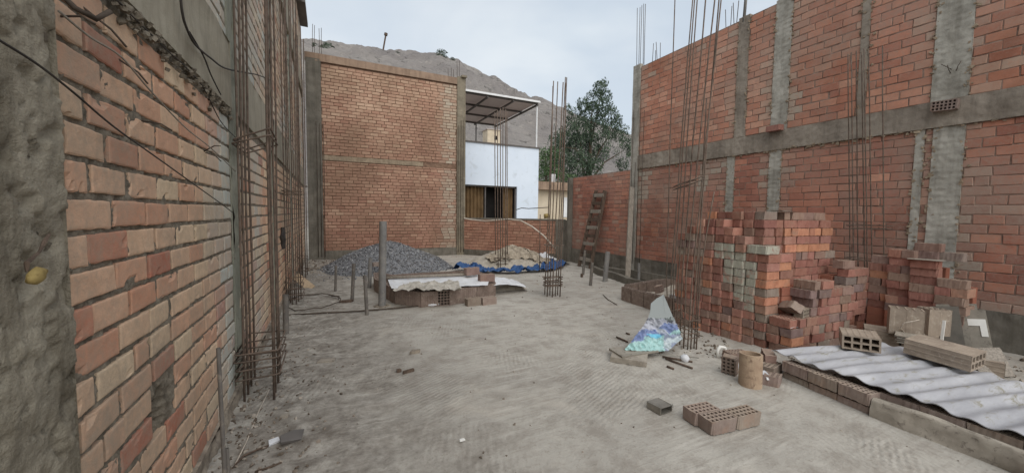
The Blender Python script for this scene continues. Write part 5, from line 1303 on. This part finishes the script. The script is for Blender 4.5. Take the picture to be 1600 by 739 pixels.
# metal box
bx = thing('metal_box', G(1041, 646), 'small open galvanised metal box lying on the ground left of the three bricks', 'box')
c = V(bx['_w']); rot = Matrix.Rotation(.05, 3, 'Z'); 
b = MB()
for (dx, dy, dz, sx, sy, sz) in ((0, .07, .055, .13, .14, .004), (0, .07, .004, .13, .14, .004), (-.066, .07, .03, .004, .14, .054), (.066, .07, .03, .004, .14, .054), (0, .14, .03, .13, .004, .054)): b.box(c+rot @ V((dx, dy, dz)), (sx, sy, sz), .05, jit=.002)
b.build('shell', M['galv'], bx); b = MB(); b.tube([c+V((.07, .03, .03)), c+V((.1, .02, .02)), c+V((.125, .05, .03))], .004, 5); b.build('clip', M['galv'], bx)
b = MB(); b.tube([G(1080, 645, .015), G(1095, 648, .015)], .016, 7); tag(b.build('wood_chip', M['wood_grey'], smooth=True), 'little grey wood chip between the metal box and the three bricks', 'chip')

# ================================================================== SMALL DEBRIS
def flat_piece(px, py, pts, th, mat, label, name='slab_piece', tilt=(0, 0, 0), z=.015, cat='debris'):
    p = G(px, py); mb = MB(); n = len(pts); Mx = Matrix.Rotation(tilt[2], 3, 'Z') @ Matrix.Rotation(tilt[0], 3, 'X') @ Matrix.Rotation(tilt[1], 3, 'Y')
    vs = [p+ZP*z+Mx @ V((x, y, -th/2)) for x, y in pts] + [p+ZP*z+Mx @ V((x, y, th/2)) for x, y in pts]
    mb.add(vs, [tuple(range(n))[::-1], tuple(range(n, 2*n))] + [(i, (i+1) % n, n+(i+1) % n, n+i) for i in range(n)]); return tag(mb.build(name, M[mat]), label, cat)
flat_piece(455, 690, [(-.07, -.03), (.05, -.05), (.09, .03), (.02, .05), (-.06, .03)], .02, 'metal_dark', 'dark slate chip on the ground before the near bar cage', tilt=(.35, .1, .3), z=.035)
flat_piece(428, 694, [(-.04, -.015), (.03, -.02), (.04, .02), (-.02, .03)], .015, 'white_sheet', 'white chip next to the dark slate chip by the left wall', tilt=(.2, 0, .6), z=.02)
flat_piece(638, 582, [(-.06, -.015), (.06, -.012), (.055, .015), (-.055, .012)], .03, 'wood', 'dark oblong lump on the open ground, larger of a pair', tilt=(0, 0, .25))
flat_piece(623, 581, [(-.02, -.02), (.025, -.015), (.015, .02), (-.02, .015)], .03, 'wood', 'small dark lump beside the dark oblong lump')
flat_piece(649, 551, [(-.07, -.03), (.05, -.02), (.06, .02), (-.03, .04)], .03, 'rubble', 'dull lump on the open ground farther than the dark oblong lump')
flat_piece(445, 653, [(-.03, -.02), (.02, -.02), (.03, .015), (-.02, .02)], .025, 'foam', 'small pale stone at the foot of the near bar cage')
flat_piece(510, 566, [(-.09, -.03), (.07, -.04), (.09, .03), (-.05, .05)], .03, 'foam', 'flat grey flake lying in the loose earth left of the open ground')
flat_piece(722, 690, [(-.02, -.012), (.02, -.01), (.018, .012), (-.015, .012)], .008, 'tile_white', 'tiny white flake on the open ground in front')
flat_piece(541, 472, [(-.12, -.04), (.08, -.05), (.12, .04), (-.07, .05)], .04, 'wood', 'dark clod between the pipe stubs left of the pit')
for (pts_, lb) in (([(362, 733), (380, 712), (402, 702), (424, 694)], 'dark stick lying along the left wall foot, by the white chip'), ([(398, 737), (425, 728), (440, 722)], 'second dark stick at the bottom left of the yard'), ([(942, 460), (950, 468), (964, 476)], 'thin curved twig on the ground before the block ring')):
    b = MB(); b.tube([G(x, y, .015) for x, y in pts_], .007, 5); tag(b.build('twig', M['wood'], smooth=True), lb, 'twig')
b = MB(); random.seed(99)
for i in range(2200):
    x, y = ru(-.7, 7.3), ru(.4, 13.5)
    e = math.exp(-(x+.7)/.5)*1.0 + math.exp(-(7.3-x)/.5)*.5 + .2
    if rnd() > e: continue
    s = .012*ru(.5, 1.0)*(1.8 if rnd() < .08 else 1)*(1+.3*y/6); stone(b, (x, y, gz(x, y)+s*.15), s)
for i in range(420):
    y = abs(random.gauss(0, 1.6))+2.4; x = -.68+abs(random.gauss(0, .3)); s = .014*ru(.4, 1.4); stone(b, (x, y, gz(x, y)+s*.2), s)
for i in range(260):
    x = ru(-.6, .6); y = ru(11, 13.9); s = ru(.015, .05); stone(b, (x, y, s*.3), s)
for i in range(160):
    p = G(1070+ru(-60, 70), 535+ru(-25, 25)); s = ru(.008, .025); stone(b, (p.x, p.y, s*.3), s)
for i in range(260):
    x = ru(4.6, 7.2); y = ru(.9, 2.4); s = ru(.008, .03); stone(b, (x, y, s*.3), s)
M['pebble'] = wall_brick('pebbles_and_crumbs', [(0, srgb(92, 82, 72)), (.6, srgb(138, 127, 115)), (1, srgb(182, 174, 162))], srgb(140, 130, 118), .3)
tag(b.build('pebbles', M['pebble'], None, (0, 0, 0)), 'loose pebbles and crumbs scattered over the ground of the yard', 'pebbles', None, 'stuff')

# ================================================================== LIGHT
w = bpy.data.worlds.new('World'); scene.world = w; w.use_nodes = True
nt = w.node_tree; nt.nodes.clear()
SUN_EL, SUN_AZ = math.radians(45), math.radians(184)       # azimuth from +Y towards +X
out = nt.nodes.new('ShaderNodeOutputWorld'); bg = nt.nodes.new('ShaderNodeBackground'); sky = nt.nodes.new('ShaderNodeTexSky')
sky.sky_type = 'NISHITA'; sky.sun_disc = False; sky.sun_elevation = SUN_EL; sky.sun_rotation = SUN_AZ
sky.air_density = 1.0; sky.dust_density = 3.0; sky.ozone_density = 1.0
tc = nt.nodes.new('ShaderNodeTexCoord'); mp = nt.nodes.new('ShaderNodeMapping'); mp.inputs['Scale'].default_value = (1, 1, 2.5)
nz = nt.nodes.new('ShaderNodeTexNoise'); nz.inputs['Scale'].default_value = 1.6; nz.inputs['Detail'].default_value = 5
rm = nt.nodes.new('ShaderNodeMapRange'); rm.inputs[1].default_value = .35; rm.inputs[2].default_value = .7; rm.inputs[3].default_value = .72; rm.inputs[4].default_value = .95
mx = nt.nodes.new('ShaderNodeMix'); mx.data_type = 'RGBA'
cl = nt.nodes.new('ShaderNodeMix'); cl.data_type = 'RGBA'; cl.inputs[6].default_value = (4.5, 5.05, 5.6, 1); cl.inputs[7].default_value = (5.7, 6.05, 6.3, 1)
n2 = nt.nodes.new('ShaderNodeTexNoise'); n2.inputs['Scale'].default_value = 2.3; n2.inputs['Detail'].default_value = 4; n2.inputs['Distortion'].default_value = .4
r2 = nt.nodes.new('ShaderNodeMapRange'); r2.inputs[1].default_value = .35; r2.inputs[2].default_value = .65
nt.links.new(mp.outputs[0], n2.inputs['Vector']); nt.links.new(n2.outputs['Fac'], r2.inputs[0]); nt.links.new(r2.outputs[0], cl.inputs[0]); nt.links.new(cl.outputs[2], mx.inputs[7])
L_ = nt.links.new
L_(tc.outputs['Generated'], mp.inputs[0]); L_(mp.outputs[0], nz.inputs['Vector']); L_(nz.outputs['Fac'], rm.inputs[0])
L_(rm.outputs[0], mx.inputs[0]); L_(sky.outputs[0], mx.inputs[6]); L_(mx.outputs[2], bg.inputs[0]); L_(bg.outputs[0], out.inputs[0])
bg.inputs['Strength'].default_value = .1
sd = bpy.data.lights.new('sun', 'SUN'); so = bpy.data.objects.new('sun', sd); COL.objects.link(so)
sd.energy = 1.5; sd.angle = math.radians(80); sd.color = (1, .97, .92)
d = V((math.sin(SUN_AZ)*math.cos(SUN_EL), math.cos(SUN_AZ)*math.cos(SUN_EL), math.sin(SUN_EL)))
so.rotation_euler = (-d).to_track_quat('-Z', 'Y').to_euler(); so.location = (0, -5, 20)
scene.view_settings.view_transform = 'Standard'; scene.view_settings.look = 'None'
scene.view_settings.exposure = 0.6; scene.view_settings.gamma = 1.0; scene.view_settings.use_curve_mapping = False
scene.render.engine = 'CYCLES'
scene.cycles.max_bounces = 8; scene.cycles.diffuse_bounces = 6
scene.render.resolution_x = 1024; scene.render.resolution_y = 472
